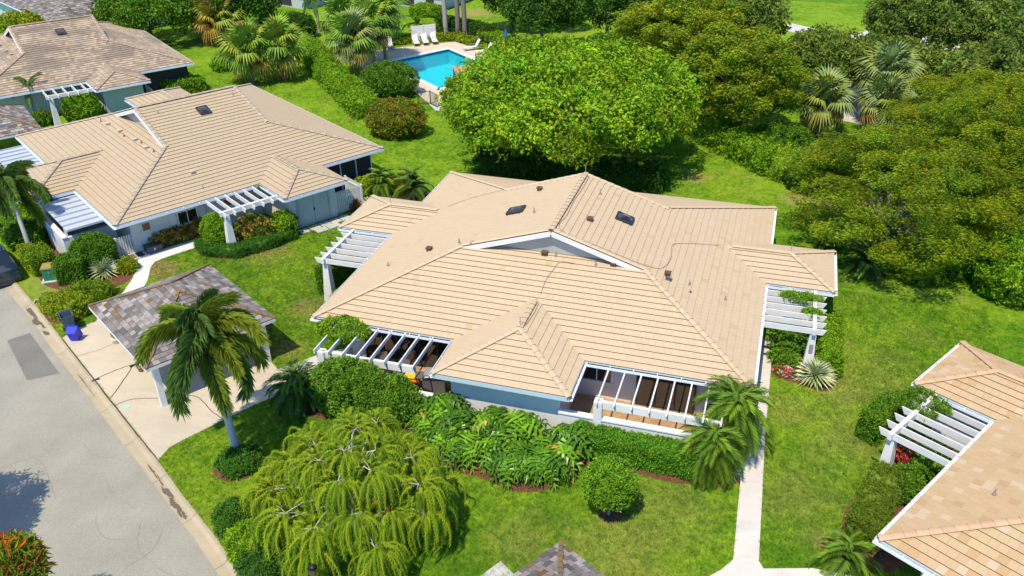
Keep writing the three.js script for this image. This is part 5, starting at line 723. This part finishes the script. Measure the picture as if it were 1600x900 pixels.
// weeping bottlebrush: arching boughs, each ending in a bunch of hanging strands
{
  const g = thing('bottlebrush_tree', 'weeping bottlebrush tree with hanging leafy strands on the front lawn', 'tree', -3.6, 18.1);
  const strand = (bend) => { const b = new B(), at = (t) => [.02 * Math.sin(t * 7), .16 * Math.sin(Math.min(1, t * 2.4) * 1.57) * bend - 1.05 * t * t - .12 * t, .42 * bend * Math.sin(Math.min(1, t * 1.3) * 1.5)], N = 10, path = []; for (let i = 0; i <= N; i++) path.push(at(i / N)); b.tube(path, path.map((_, i) => .008 * (1.1 - i / N)), 3, [1.2, .9, 1.4]); for (let i = 0; i < 74; i++) { const t = .06 + .94 * i / 74, p = at(t), q0 = at(Math.min(1, t + .06)), d = V3(q0[0] - p[0], q0[1] - p[1], q0[2] - p[2]).normalize(), a2 = i * 2.4, L = .115 * (1 - .3 * t) * rr(.8, 1.2), o = V3(Math.cos(a2), .15, Math.sin(a2)).addScaledVector(d, .75).normalize(), s2 = V3(-o.z, 0, o.x).multiplyScalar(.014), k = rr(.75, 1.25); b.tri([p[0] - s2.x, p[1], p[2] - s2.z], [p[0] + s2.x, p[1], p[2] + s2.z], [p[0] + o.x * L, p[1] + o.y * L, p[2] + o.z * L], [k, k, k]); } return b.geo(); };
  const geos = [strand(.6), strand(1), strand(1.5)], lists = [[], [], []], br = new B(); br.tube([[0, 0, 0], [.1, .8, .05], [-.05, 1.5, 0]], [.17, .14, .11], 8);
  const bunch = [[0, 3.5, 0, .9]]; for (let i = 0; i < 6; i++) bunch.push([Math.cos(i * 1.05 + .3) * rr(.9, 1.7), 3.15 + rr(-.35, .3), Math.sin(i * 1.05 + .3) * rr(.9, 1.6), rr(.65, 1)]); for (let i = 0; i < 12; i++) bunch.push([Math.cos(i * .524) * 2.5 * rr(.78, 1.15), 2.45 + rr(-.5, .4), Math.sin(i * .524 + rr(-.15, .15)) * 2.4 * rr(.78, 1.15), rr(.6, 1)]); for (let i = 0; i < 9; i++) bunch.push([Math.cos(i * .7 + .2) * rr(2.7, 3.3), 1.6 + rr(-.3, .4), Math.sin(i * .7 + .2) * rr(2.5, 3.1), rr(.5, .8)]);
  for (const [x, y, z, w] of bunch) {
    br.tube([[0, 1.4, 0], [x * .3, 1.4 + (y - 1.4) * .6, z * .3], [x * .75, y + .12, z * .75], [x, y + .1, z]], [.06, .045, .028, .016], 5);
    for (let k = 0; k < 4; k++) { const a2 = rr(0, 6.28), l = w * rr(.3, .8); br.tube([[x, y + .1, z], [x + Math.cos(a2) * l * .5, y + .2, z + Math.sin(a2) * l * .5], [x + Math.cos(a2) * l, y + .12, z + Math.sin(a2) * l]], [.014, .01, .005], 3); }
    const out = Math.atan2(x, z), n = Math.round(105 * w); for (let k = 0; k < n; k++) { const a2 = R() < .55 ? out + rr(-1.2, 1.2) : rr(0, 6.283), q = w * .62 * Math.sqrt(R()); lists[Math.floor(R() * 3)].push([x + Math.sin(a2) * q, y + .2 - .4 * q * q + rr(-.22, .08), z + Math.cos(a2) * q, a2]); }
  }
  part('trunk', br, M.twig, g); const cols = [[.18, .30, .010], [.24, .37, .012], [.12, .22, .010], [.28, .36, .014]], fm = new THREE.MeshPhysicalMaterial({ color: lin(1, 1, 1), vertexColors: true, roughness: .6, transmission: .3, thickness: 0, side: THREE.DoubleSide, specularIntensity: .2 });
  lists.forEach((P, i) => { const o = new THREE.InstancedMesh(geos[i], fm, P.length); o.name = 'foliage'; o.userData.kind = 'stuff'; P.forEach((e, k) => { _q.setFromEuler(new THREE.Euler(rr(-.12, .25), e[3], rr(-.15, .15), 'YXZ')); const sc = rr(.75, 1.3); _m.compose(V3(e[0], e[1], e[2]), _q, _s.set(sc, sc * rr(.8, 1.25), sc)); o.setMatrixAt(k, _m); const c = pick(cols), q = rr(.85, 1.15); o.setColorAt(k, _c.setRGB(c[0] * q, c[1] * q, c[2] * q)); }); g.add(o); });
  foliage(g, 'blossoms', CL.tiny, FOL, lists[1].filter(() => R() < .04).map((e) => [e[0] + Math.sin(e[3]) * .5, e[1] - .7, e[2] + Math.cos(e[3]) * .5, 0, -1, 0]), [[.55, .07, .02], [.6, .15, .02]], 1.1, 1.7);
}
// ---- palms
palm('foxtail_palm', 'foxtail palm with bushy drooping fronds beside the carport', -9.92, 16.02, { kind: 'foxtail', h: 4.9, r: .165, shaft: .75, lean: [-.35, .1], n: 20, el: [.85, -.35], mats: FR.g.concat(FR.y), s: 1.12, bark: mat(.42, .41, .39, .85) });
palm('foxtail_palm', 'foxtail palm at the left edge before the ribbed patio roof', -32.1, 3.5, { kind: 'foxtail', h: 3.2, r: .14, shaft: .6, lean: [-.5, -.3], n: 14, el: [.8, -.35], mats: FR.g.concat(FR.y), s: 1.05, bark: mat(.42, .41, .39, .85) });
const sab = { kind: 'fan', ring: 1, r: .17, n: 30, el: [1.45, -.85], mats: FR.lime.concat(FR.grey), old: [.75, .5], oldMats: FR.gold.concat(FR.brown), bark: M.bark };
[[-38.0, -30.4, 2.4, 1.35, FR.lime.concat(FR.y), 'clumped fan palm on the lawn, nearest to the tan roof'], [-35.6, -32.2, 2.6, 1.35, FR.lime.concat(FR.y), 'clumped fan palm standing behind the one nearest the tan roof'], [-49.5, -42.6, 1.9, 1.4, FR.y.concat(FR.gold), 'yellowing fan palm farthest left on the pool lawn'], [-52.3, -44.5, 2.3, 1.2, FR.lime, 'fan palm behind the yellowing one at far left'], [-28.9, -34.4, 3.0, 1.3, FR.lime.concat(FR.grey), 'leaning fan palm nearest the camera at the pool'], [-28.9, -37.6, 3.4, 1.3, FR.lime.concat(FR.y), 'middle of the leaning fan palms at the pool edge'], [-28.6, -39.6, 4.1, 1.3, FR.lime, 'tallest of the leaning fan palms at the pool edge'], [-33.4, -40.8, 3.2, 1.2, FR.lime, 'fan palm behind the hedge left of the pool'], [-32, -46.5, 3.0, 1.3, FR.lime, 'yellow green fan palm at the far pool deck corner'], [12.4, -29.3, 2.2, 1.15, FR.grey.concat(FR.y), 'round grey green fan palm alone above the clipped ficus hedge'], [17.2, -33.3, 3.3, 1.3, FR.grey, 'tall grey green fan palm beside the golden layered tree'], [17.0, -30.6, 2.0, 1.15, FR.grey, 'lower grey green fan palm in front of the tall one'], [-16.6, -55.4, 3.0, 1.0, FR.lime, 'small palm at the top centre, left of a pair'], [-14.2, -56, 3.4, 1.05, FR.lime, 'small palm at the top centre, right of a pair']].forEach(([x, z, h, s, ms, label], i) => palm('fan_palm', label, x, z, { ...sab, h: h + .4, s: s * 1.25, mats: ms, lean: i >= 4 && i < 7 ? [-.45, -.3] : [rr(-.2, .2), rr(-.2, .2)], group: 'fan palms' }));
palm('feather_palm', 'arching feather palm in the dark hedge left of the pool', -38.6, -40, { kind: 'royal', h: 1.2, r: .12, n: 10, el: [1.1, -.1], mats: FR.lime, s: .9 });
palm('feather_palm', 'dark feather palm among the fan palms at the top', -41.2, -49.3, { kind: 'royal', h: 3.6, r: .15, n: 11, el: [1.0, -.5], mats: FR.g, s: .95 });
palm('feather_palm', 'low feather palm behind the white panels at the pool', -30.2, -51.5, { kind: 'royal', h: .8, r: .12, n: 10, el: [1.0, 0], mats: FR.lime, s: .75 });
palm('feather_palm', 'feather palm standing before the distant brown house', -50.4, -16.6, { kind: 'royal', h: 2.5, r: .08, n: 10, el: [1.1, -.3], mats: FR.lime, s: .7, lean: [.3, 0] });
palm('feather_palm', 'shorter feather palm left of the one before the brown house', -52.4, -16, { kind: 'royal', h: 1.6, r: .08, n: 9, el: [1.1, -.3], mats: FR.lime, s: .65, lean: [-.3, 0] });
[[-26.47, -50.67], [-25.18, -51], [-24.24, -50.67]].forEach(([x, z], i) => palm('tall_palm', ['leftmost', 'middle', 'rightmost'][i] + ' of three tall bare palm trunks behind the pool', x, z, { kind: 'royal', h: 10.5, r: .26, n: 9, el: [1, -.5], mats: FR.g, lean: [[-.6, 0], [0, 0], [-.5, .1]][i], bark: i ? M.bark : M.barkGrey, group: 'three tall palms' }));
palm('tall_palm', 'tall bare palm trunk at the top right corner before white wall', 31, -62, { kind: 'royal', h: 10, r: .3, n: 8, el: [1, -.4], mats: FR.g });
const rob = { kind: 'robel', r: .07, mats: FR.lime };
palm('pygmy_palm', 'pygmy date palm at the house corner beside the side path', 9.35, 9.9, { ...rob, h: 1.9, n: 58, el: [1.2, -.8], s: 1.45, mats: FR.lime, group: 'pygmy palms' });
palm('pygmy_palm', 'pygmy date palm by the agave, in front of the corner one', 8.75, 11.5, { ...rob, h: 1.2, n: 52, el: [1.2, -.8], s: 1.3, mats: FR.lime, group: 'pygmy palms' });
palm('pygmy_palm', 'pygmy date palm in the mulch by the driveway corner', -9.2, 12.2, { ...rob, h: .8, n: 46, el: [1.35, -.5], s: 1.25, mats: FR.g.concat(FR.lime), group: 'pygmy palms' });
palm('pygmy_palm', 'feathery palm between the two houses, left of the pair', -15.2, -9.6, { ...rob, h: .8, n: 26, el: [1.35, -.4], s: 1.2, group: 'pygmy palms' });
palm('pygmy_palm', 'feathery palm between the two houses, right of the pair', -12.9, -9.6, { ...rob, h: .9, n: 26, el: [1.35, -.4], s: 1.3, mats: FR.g.concat(FR.lime), group: 'pygmy palms' });
palm('pygmy_palm', 'feathery palm at the bottom right beside the dark patio', 13.7, 15.1, { ...rob, h: .5, n: 22, el: [1.35, -.3], s: 1.05, group: 'pygmy palms' });
palm('cycad', 'large cycad in the shade under the overhanging layered tree', 15.2, -7.6, { kind: 'cycad', h: .5, r: .2, n: 26, el: [1.3, -.35], mats: FR.g, s: 1.2, bark: M.bark, group: 'cycads' });
palm('cycad', 'smaller cycad in the tree shade, left of the large one', 13.2, -10.2, { kind: 'cycad', h: .3, r: .18, n: 22, el: [1.3, -.2], mats: FR.g, s: .9, bark: M.bark, group: 'cycads' });
// ---- agaves
agave('striped agave beside the curved white path, below a round bush', -25.94, 4.6, 1.02, 150);
agave('large striped agave in front of the right pergola post', 12.6, 3.9, 1.02, 170);
agave('small dull agave beside the side path, under the pygmy palm', 9.5, 11.45, .6, 90, swordDull);
agave('pale agave behind the left wing roof, between the houses', -15.1, -7.6, .8, 80);
// ---- front bed of the central house
[[-1.7, 12.2], [-.8, 13.0], [.3, 12.4], [1.2, 13.2], [2.2, 12.4], [1.0, 11.9], [-.2, 11.9], [-2.7, 11.9], [2.9, 13.1], [.2, 13.7], [1.9, 14.0], [-1.0, 13.9], [3.1, 12.1], [-1.9, 13.1], [2.6, 13.9], [-3.0, 12.6], [1.1, 14.3], [-2.4, 11.4]].forEach(([x, z], i) => philo('split-leaf philodendron with glossy lobed leaves in the front bed below the wing', x, z > 13.3 ? z - .4 : z, 22, z < 12.3 ? rr(1.2, 1.4) : rr(.9, 1.1), i === 2 || i === 7 ? .1 : .01));
shrub('shrub', 'tall glossy shrub hiding the left patio wall, left one', -6.6, 11.95, { r: [1.95, 1.5, 1.05], y: 1.2, leaf: CL.small, mat: FOLGLOSS, cols: [[.08, .2, .015], [.14, .29, .02], [.2, .37, .035]], n: 2300, group: 'patio wall shrubs' });
shrub('shrub', 'tall glossy shrub hiding the left patio wall, right one by the toys', -4.6, 11.85, { r: [1.2, 1.15, .85], y: 1.0, leaf: CL.small, mat: FOLGLOSS, cols: [[.08, .2, .015], [.14, .29, .02], [.2, .37, .035]], n: 1600, group: 'patio wall shrubs' });
hedge('hedge', 'clipped bright green hedge under the right patio wall', 6.1, 11.62, 5.8, .95, 1.15, -.02, [[.13, .33, .018], [.18, .4, .025], [.09, .25, .016]], { leaf: CL.small, n: 4200, j: .1 });
{ const g = shrub('topiary', 'round topiary bush on a short trunk in its own mulch ring', 5.33, 14.85, { cat: 'topiary', r: [.98, .82, .98], y: 1.55, trunk: 1, cols: [[.16, .35, .016], [.23, .43, .02], [.11, .26, .016]], leaf: CL.small, n: 1900, rough: .1 }); }
// ---- vines on the pergolas
const vine = (label, x, y, z, r, cols = G1, n) => { const g = thing('vine', label, 'vine', x, z, 0, 'pergola vines'); part('stem', new B().tube([[0, 0, 0], [.1, y * .5, .05], [0, y, 0]], [.03, .025, .015], 5), M.bark, g); foliage(g, 'foliage', CL.small, FOL, ellPts(0, y, 0, ...r, n || Math.round(260 * r[0] * r[2] + 150), .3, -1), cols); };
vine('leafy vine spilling over the left front pergola', -8.2, 2.5, 9.4, [1.15, .38, .75], G1, 800); vine('leafy vine on the rafters of the central house right pergola', 11.6, 2.62, 1.0, [.95, .16, .3]); vine('small tuft of vine on the right pergola slats', 12.1, 2.55, 2.2, [.4, .1, .2]);
vine('vine woven through the pergola beside the shed doors', -21.0, 2.45, -4.3, [.8, .12, .5]); vine('vine on the white pergola of the sand roofed house', 16.4, 2.5, 7.9, [.9, .15, .9], G2);
// ---- central house sides
shrub('croton', 'yellow leaved low bush at the left pergola post', -11.2, 3.9, { r: [.6, .45, 1.0], y: .4, cols: GYEL, leaf: CL.broad, n: 320 });
hedge('hedge', 'dark hedge behind the left pergola of the central house', -12.7, 1.5, .8, 3.2, 1.5, 0, G2);
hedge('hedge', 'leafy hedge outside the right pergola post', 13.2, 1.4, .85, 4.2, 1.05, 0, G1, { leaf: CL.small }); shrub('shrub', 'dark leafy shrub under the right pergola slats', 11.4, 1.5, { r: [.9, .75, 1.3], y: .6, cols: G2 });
shrub('fern', 'bright green fern clump beside the side path', 11.2, 2.85, { cat: 'fern', r: [.55, .45, .5], y: .35, cols: [[.17, .33, .02], [.22, .38, .025]], leaf: CL.long, n: 110 });
shrub('flower_bed', 'low red and white flowers in the mulch by the side path', 11.25, 3.75, { cat: 'flowers', r: [.5, .16, .35], y: .1, cols: G2, leaf: CL.tiny, n: 160, flowers: [50, [[.6, .05, .03], [.8, .75, .7], [.7, .4, .4]]] });
// ---- left house garden
shrub('round_bush', 'large round clipped bush by the white picket gate', -27.0, 3.9, { r: [1.3, 1.05, 1.2], y: .95, cols: G2, leaf: CL.small, n: 2000, rough: .07 });
hedge('hedge', 'squared hedge block beside the green utility box', -27.2, 5.45, 1.35, 1.3, 1.35, .5, G2); hedge('hedge', 'squared hedge left of the green utility box', -29.9, 5.0, 1.6, 1.2, 1.2, -.5, GY.concat(G2)); hedge('hedge', 'small hedge at the foot of the left edge palm', -31.4, 4.3, 1.4, .7, .75, -.6, GY);
hedge('hedge', 'low mounded hedge next to the grey wheeled bin', -24.85, 8.6, 1.9, 1.2, .85, -.2, GY, { j: .2 }); hedge('hedge', 'low yellow green hedge between agave and carport', -24.75, 6.95, 1.9, .95, .75, .35, GY.concat(G2), { j: .2 }); shrub('shrub', 'low rounded shrub above the kerb pit', -26.0, 8.4, { r: [.75, .5, .7], y: .4, cols: GY, leaf: CL.small });
shrub('grass_clump', 'small yellow grass clump at the path edge by the gate', -24.95, 3.75, { cat: 'grass clump', r: [.45, .35, .45], y: .25, cols: GYEL, leaf: CL.long, n: 90 });
shrub('topiary', 'clipped column bush beside the shed pergola post', -21.75, -.45, { cat: 'topiary', r: [.85, 1.05, .85], y: 1.0, cols: G1, leaf: CL.small, n: 1300, rough: .08 });
hedgeLine('hedge', 'low clipped border hedge curving below the shed pergola', [[-22.5, .2], [-21.6, .75], [-19.9, .5], [-18.6, -1.2], [-17.95, -2.5]], .75, .62, [[.07, .2, .02], [.09, .24, .02]], { leaf: CL.tiny, den: 420, j: .05 });
hedgeLine('croton_hedge', 'red and yellow croton hedge under the shuttered window', [[-25.2, .75], [-24.2, -.8], [-23.3, -2.2]], .75, .9, CROTON, { den: 170, j: .2 });
shrub('croton', 'colourful croton bush under the shed pergola', -19.9, -1.6, { r: [1.15, .8, .9], y: .75, cols: CROTON.concat(G2), n: 420 }); shrub('shrub', 'glossy green shrub left of the shed doors', -18.6, -2.8, { r: [.8, .8, .8], y: .7, cols: G1 });
shrub('shrub', 'leafy shrub behind the left edge palm', -33.2, 2.6, { r: [1.4, .8, 1.1], y: .6, cols: G2 }); shrub('shrub', 'low weedy shrub at the left frame edge', -36.2, .6, { r: [1.5, .6, 1.3], y: .5, cols: G1 });
// ---- between houses
shrub('croton', 'orange flowering bush between the two houses', -14.2, -10.6, { r: [.8, .7, .7], y: .6, cols: [[.2, .24, .02], [.45, .12, .02], [.12, .2, .02]], n: 200 }); shrub('croton', 'small orange bush by the white picket fence', -16.3, -7.5, { r: [.4, .35, .4], y: .3, cols: [[.5, .14, .02], [.4, .16, .03], [.2, .2, .02]], n: 90 }); shrub('shrub', 'low green shrub at the screened porch', -16.6, -9.9, { r: [.8, .6, .7], y: .5, cols: GY });
// ---- distant left garden
shrub('round_bush', 'bright round bush under the distant pergola', -46.3, -17.6, { r: [1.6, 1.2, 1.4], y: 1.0, cols: G1, leaf: CL.broad, n: 700 }); hedge('hedge', 'clipped hedge at the dark porch of the brown house', -42.4, -26.2, 3.4, 1.2, 1.1, .55, G1, { leaf: CL.broad, n: 900 }); hedge('hedge', 'small cube hedge against the sage wall', -46.1, -20.7, .9, .8, .9, 0, G1, { n: 160 }); shrub('flower_bed', 'low magenta flowering bush near the dark carport roof', -48.6, -15.6, { r: [.9, .6, .8], y: .5, cols: G2, flowers: [14, [[.5, .03, .3]]] }); shrub('shrub', 'loose green shrub on the lawn edge behind the brown house', -43, -33.2, { r: [1.1, .8, 1.0], y: .6, cols: G1 });
// ---- pool garden
hedgeLine('hedge', 'long leafy hedge running between the lawn and the pool', [[-39.5, -42], [-35, -37.4], [-30.6, -32], [-27, -28.2], [-23.4, -24.2]], 2.1, 1.45, G1, { den: 75, j: .3 });
shrub('round_bush', 'large dark rounded bush at the pool corner', -23.9, -30.4, { r: [2.6, 1.5, 2.0], y: 1.35, cols: G2, n: 1300 }); shrub('ixora_bush', 'reddish green rounded bush on the lawn by the pool gate', -19.2, -21.0, { r: [2.4, 1.45, 2.0], y: 1.35, cols: IXORA, n: 1300, trunk: 1 });
hedge('hedge', 'clipped hedge right of the pool gate', -16.6, -28.4, 2.6, 1.3, 1.35, .35, GY.concat(G2), { leaf: CL.broad, n: 700 }); hedge('hedge', 'dark hedge behind the three tall palm trunks', -24.6, -51.8, 7.5, 1.6, 1.5, -.35, GD, { leaf: CL.broad, n: 1000 }); hedgeLine('hedge', 'low yellow green planting along the far pool deck', [[-30.8, -46.6], [-27.5, -49], [-25.2, -50], [-22.4, -48.4]], 1.3, .55, GY, { den: 90 }); hedgeLine('hedge', 'green hedge outside the chain fence right of the pool', [[-21.9, -50.6], [-18.5, -48.2], [-15.5, -45.4]], 1.6, .95, G1, { den: 70 });
shrub('shrub', 'clipped mound beside the far grey house', -32.3, -59.6, { r: [2.2, .8, 1.2], y: .6, cols: G1 }); hedge('hedge', 'long clipped hedge below the far dark porch', -48.2, -52.4, 4, 1.4, 1.0, .5, G1, { leaf: CL.broad, n: 500 }); shrub('shrub', 'dark shrub between the far porch and fan palms', -42, -46.6, { r: [1.8, 1.4, 1.5], y: 1.2, cols: GD });
// ---- right garden
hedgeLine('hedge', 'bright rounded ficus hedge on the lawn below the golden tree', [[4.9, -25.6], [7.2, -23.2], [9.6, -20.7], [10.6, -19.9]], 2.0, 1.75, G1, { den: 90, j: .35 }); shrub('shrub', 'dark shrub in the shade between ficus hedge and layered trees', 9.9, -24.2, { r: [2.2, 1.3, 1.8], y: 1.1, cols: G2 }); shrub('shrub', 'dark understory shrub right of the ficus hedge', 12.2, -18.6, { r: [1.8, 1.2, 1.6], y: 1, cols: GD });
shrub('ficus_bush', 'bright dense bush cut by the right edge of the photo', 22.6, -6.9, { r: [2.3, 2.0, 2.0], y: 1.7, cols: G1, n: 1700 }); shrub('shrub', 'thin leafy shrub in the shade, right of the large cycad', 17.8, -7.2, { r: [1.3, .8, 1.0], y: .75, cols: GY, n: 260, rough: .35 }); shrub('shrub', 'dark shrub between cycads and the bright dense bush', 19.9, -8.6, { r: [1.6, 1.2, 1.2], y: 1, cols: G2 });
hedge('hedge', 'dark clipped hedge beside the far lawn', 19.5, -52, 2.2, 9, 2.0, .35, GD, { leaf: CL.far, n: 700 }); hedge('hedge', 'bright clipped hedge before the white far yard', 22.6, -46.6, 3.6, 3.2, 1.8, .3, G1, { leaf: CL.far, n: 500 });
// ---- big dark shrubs under the shade tree
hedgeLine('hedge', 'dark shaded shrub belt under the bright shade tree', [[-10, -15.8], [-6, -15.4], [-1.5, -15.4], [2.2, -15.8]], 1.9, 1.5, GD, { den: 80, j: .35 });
// ---- foreground bushes
shrub('shrub', 'leafy ring of ground shrub around the foxtail palm trunk', -9.55, 16.4, { r: [.95, .42, .85], y: .25, cols: [[.07, .2, .02], [.1, .25, .02]], leaf: CL.small, n: 700 });
shrub('round_bush', 'clipped round bush beside the kerb under the bottlebrush', -7.7, 19.6, { r: [.72, .7, .7], y: .6, cols: [[.08, .2, .02], [.1, .24, .02]], leaf: CL.small, n: 800, rough: .07 }); shrub('round_bush', 'second clipped bush at the kerb, partly under the bottlebrush', -6.5, 20.5, { r: [.8, .75, .75], y: .6, cols: G1, leaf: CL.small, n: 800, rough: .1 }); shrub('round_bush', 'clipped bush at the bottom edge beside the kerb', -5.5, 21.4, { r: [.8, .7, .8], y: .55, cols: [[.06, .17, .02], [.08, .2, .02]], leaf: CL.small, n: 800, rough: .1 });
// ---- right house hedges
hedge('hedge', 'clipped yellow green hedge along the sand roofed house', 14.75, 12.2, 1.15, 3.6, 1.25, -.28, [[.16, .25, .02], [.12, .21, .015], [.2, .28, .02]], { n: 2600, leaf: CL.tiny }); shrub('round_bush', 'round green bush between hedge and sand coloured roof', 15.85, 10.7, { r: [.7, .7, .7], y: .6, cols: G2, leaf: CL.small, n: 700 }); shrub('shrub', 'glossy shrub under the pergola of the sand roofed house', 16.8, 8.9, { r: [1.1, .8, 1.2], y: .7, cols: G2, leaf: CL.small }); shrub('cordyline', 'red and pink cordyline beside the white pergola post', 15.95, 9.15, { cat: 'cordyline', r: [.38, .55, .38], y: .7, cols: ROSE, leaf: CL.long, n: 70, rough: .3 }); hedge('hedge', 'narrow dark hedge behind the white pergola post', 15.3, 6.6, .8, 2.6, 1.2, -.5, G2);
// ---- grass blades on the near lawn
{
  const blade = (() => { const b = new B(); for (let i = 0; i < 6; i++) { const t = rr(0, 6.28), l = rr(.07, .13), d = [Math.cos(t) * rr(.2, .9), 1, Math.sin(t) * rr(.2, .9)], p = [rr(-.05, .05), -.005, rr(-.05, .05)], w = .012; b.tri([p[0] - d[2] * w, p[1], p[2] + d[0] * w], [p[0] + d[2] * w, p[1], p[2] - d[0] * w], [p[0] + d[0] * l, p[1] + l * .8, p[2] + d[2] * l]); } return b.geo(); })();
  const hard = [DRIVE, PATH_L, PATH_R, ENTRY, ...Object.values(BEDS), DECK], rl = (x, z) => { for (const h of [[0, 0, 0], [-29.077, -9.414, -31.88 * D2R], [27.437, 13.433, -30.78 * D2R]]) { const c = Math.cos(h[2]), s = Math.sin(h[2]), dx = x - h[0], dz = z - h[1], lx = dx * c - dz * s, lz = dx * s + dz * c; if ((Math.abs(lx) < 8.8 && lz > -8.1 && lz < 11.1) || (Math.abs(lx) < 12.3 && lz > -3.8 && lz < -.4)) return true; } return false; };
  const near = [...KERB, [300, -400], [-300, -400]], M4 = [], C4 = [];
  const N = 230000; let tries = 0;
  while (M4.length < N && tries++ < 900000) {
    const far2 = R() < .28, x = far2 ? rr(-44, 27) : rr(-27, 21), z = far2 ? rr(-34, 4) : rr(-5, 23);
    if (!inPoly(x, z, near) || rl(x, z)) continue; if (hard.some((p) => inPoly(x, z, p))) continue;
    M4.push([x, z]);
  }
  const o = new THREE.InstancedMesh(blade, leafMat(.7, .2), M4.length); o.name = 'grass'; o.userData = { kind: 'stuff', label: 'short mown green grass covering the lawns around the houses', category: 'grass' };
  M4.forEach(([x, z], i) => { _q.setFromAxisAngle(_up, rr(0, 6.28)); const s = rr(.7, 1.25); _s.set(s, s, s); _m.compose(V3(x, 0, z), _q, _s); o.setMatrixAt(i, _m); const c = lawnTone(x, z), k = rr(.5, 1.6); o.setColorAt(i, _c.setRGB(c[0] * k * 1.1, c[1] * k * 1.1, c[2] * k)); });
  scene.add(o);
}
scene.traverse((o) => { if (o.isMesh) { o.castShadow = true; o.receiveShadow = true; } });
renderer.render(scene, camera);
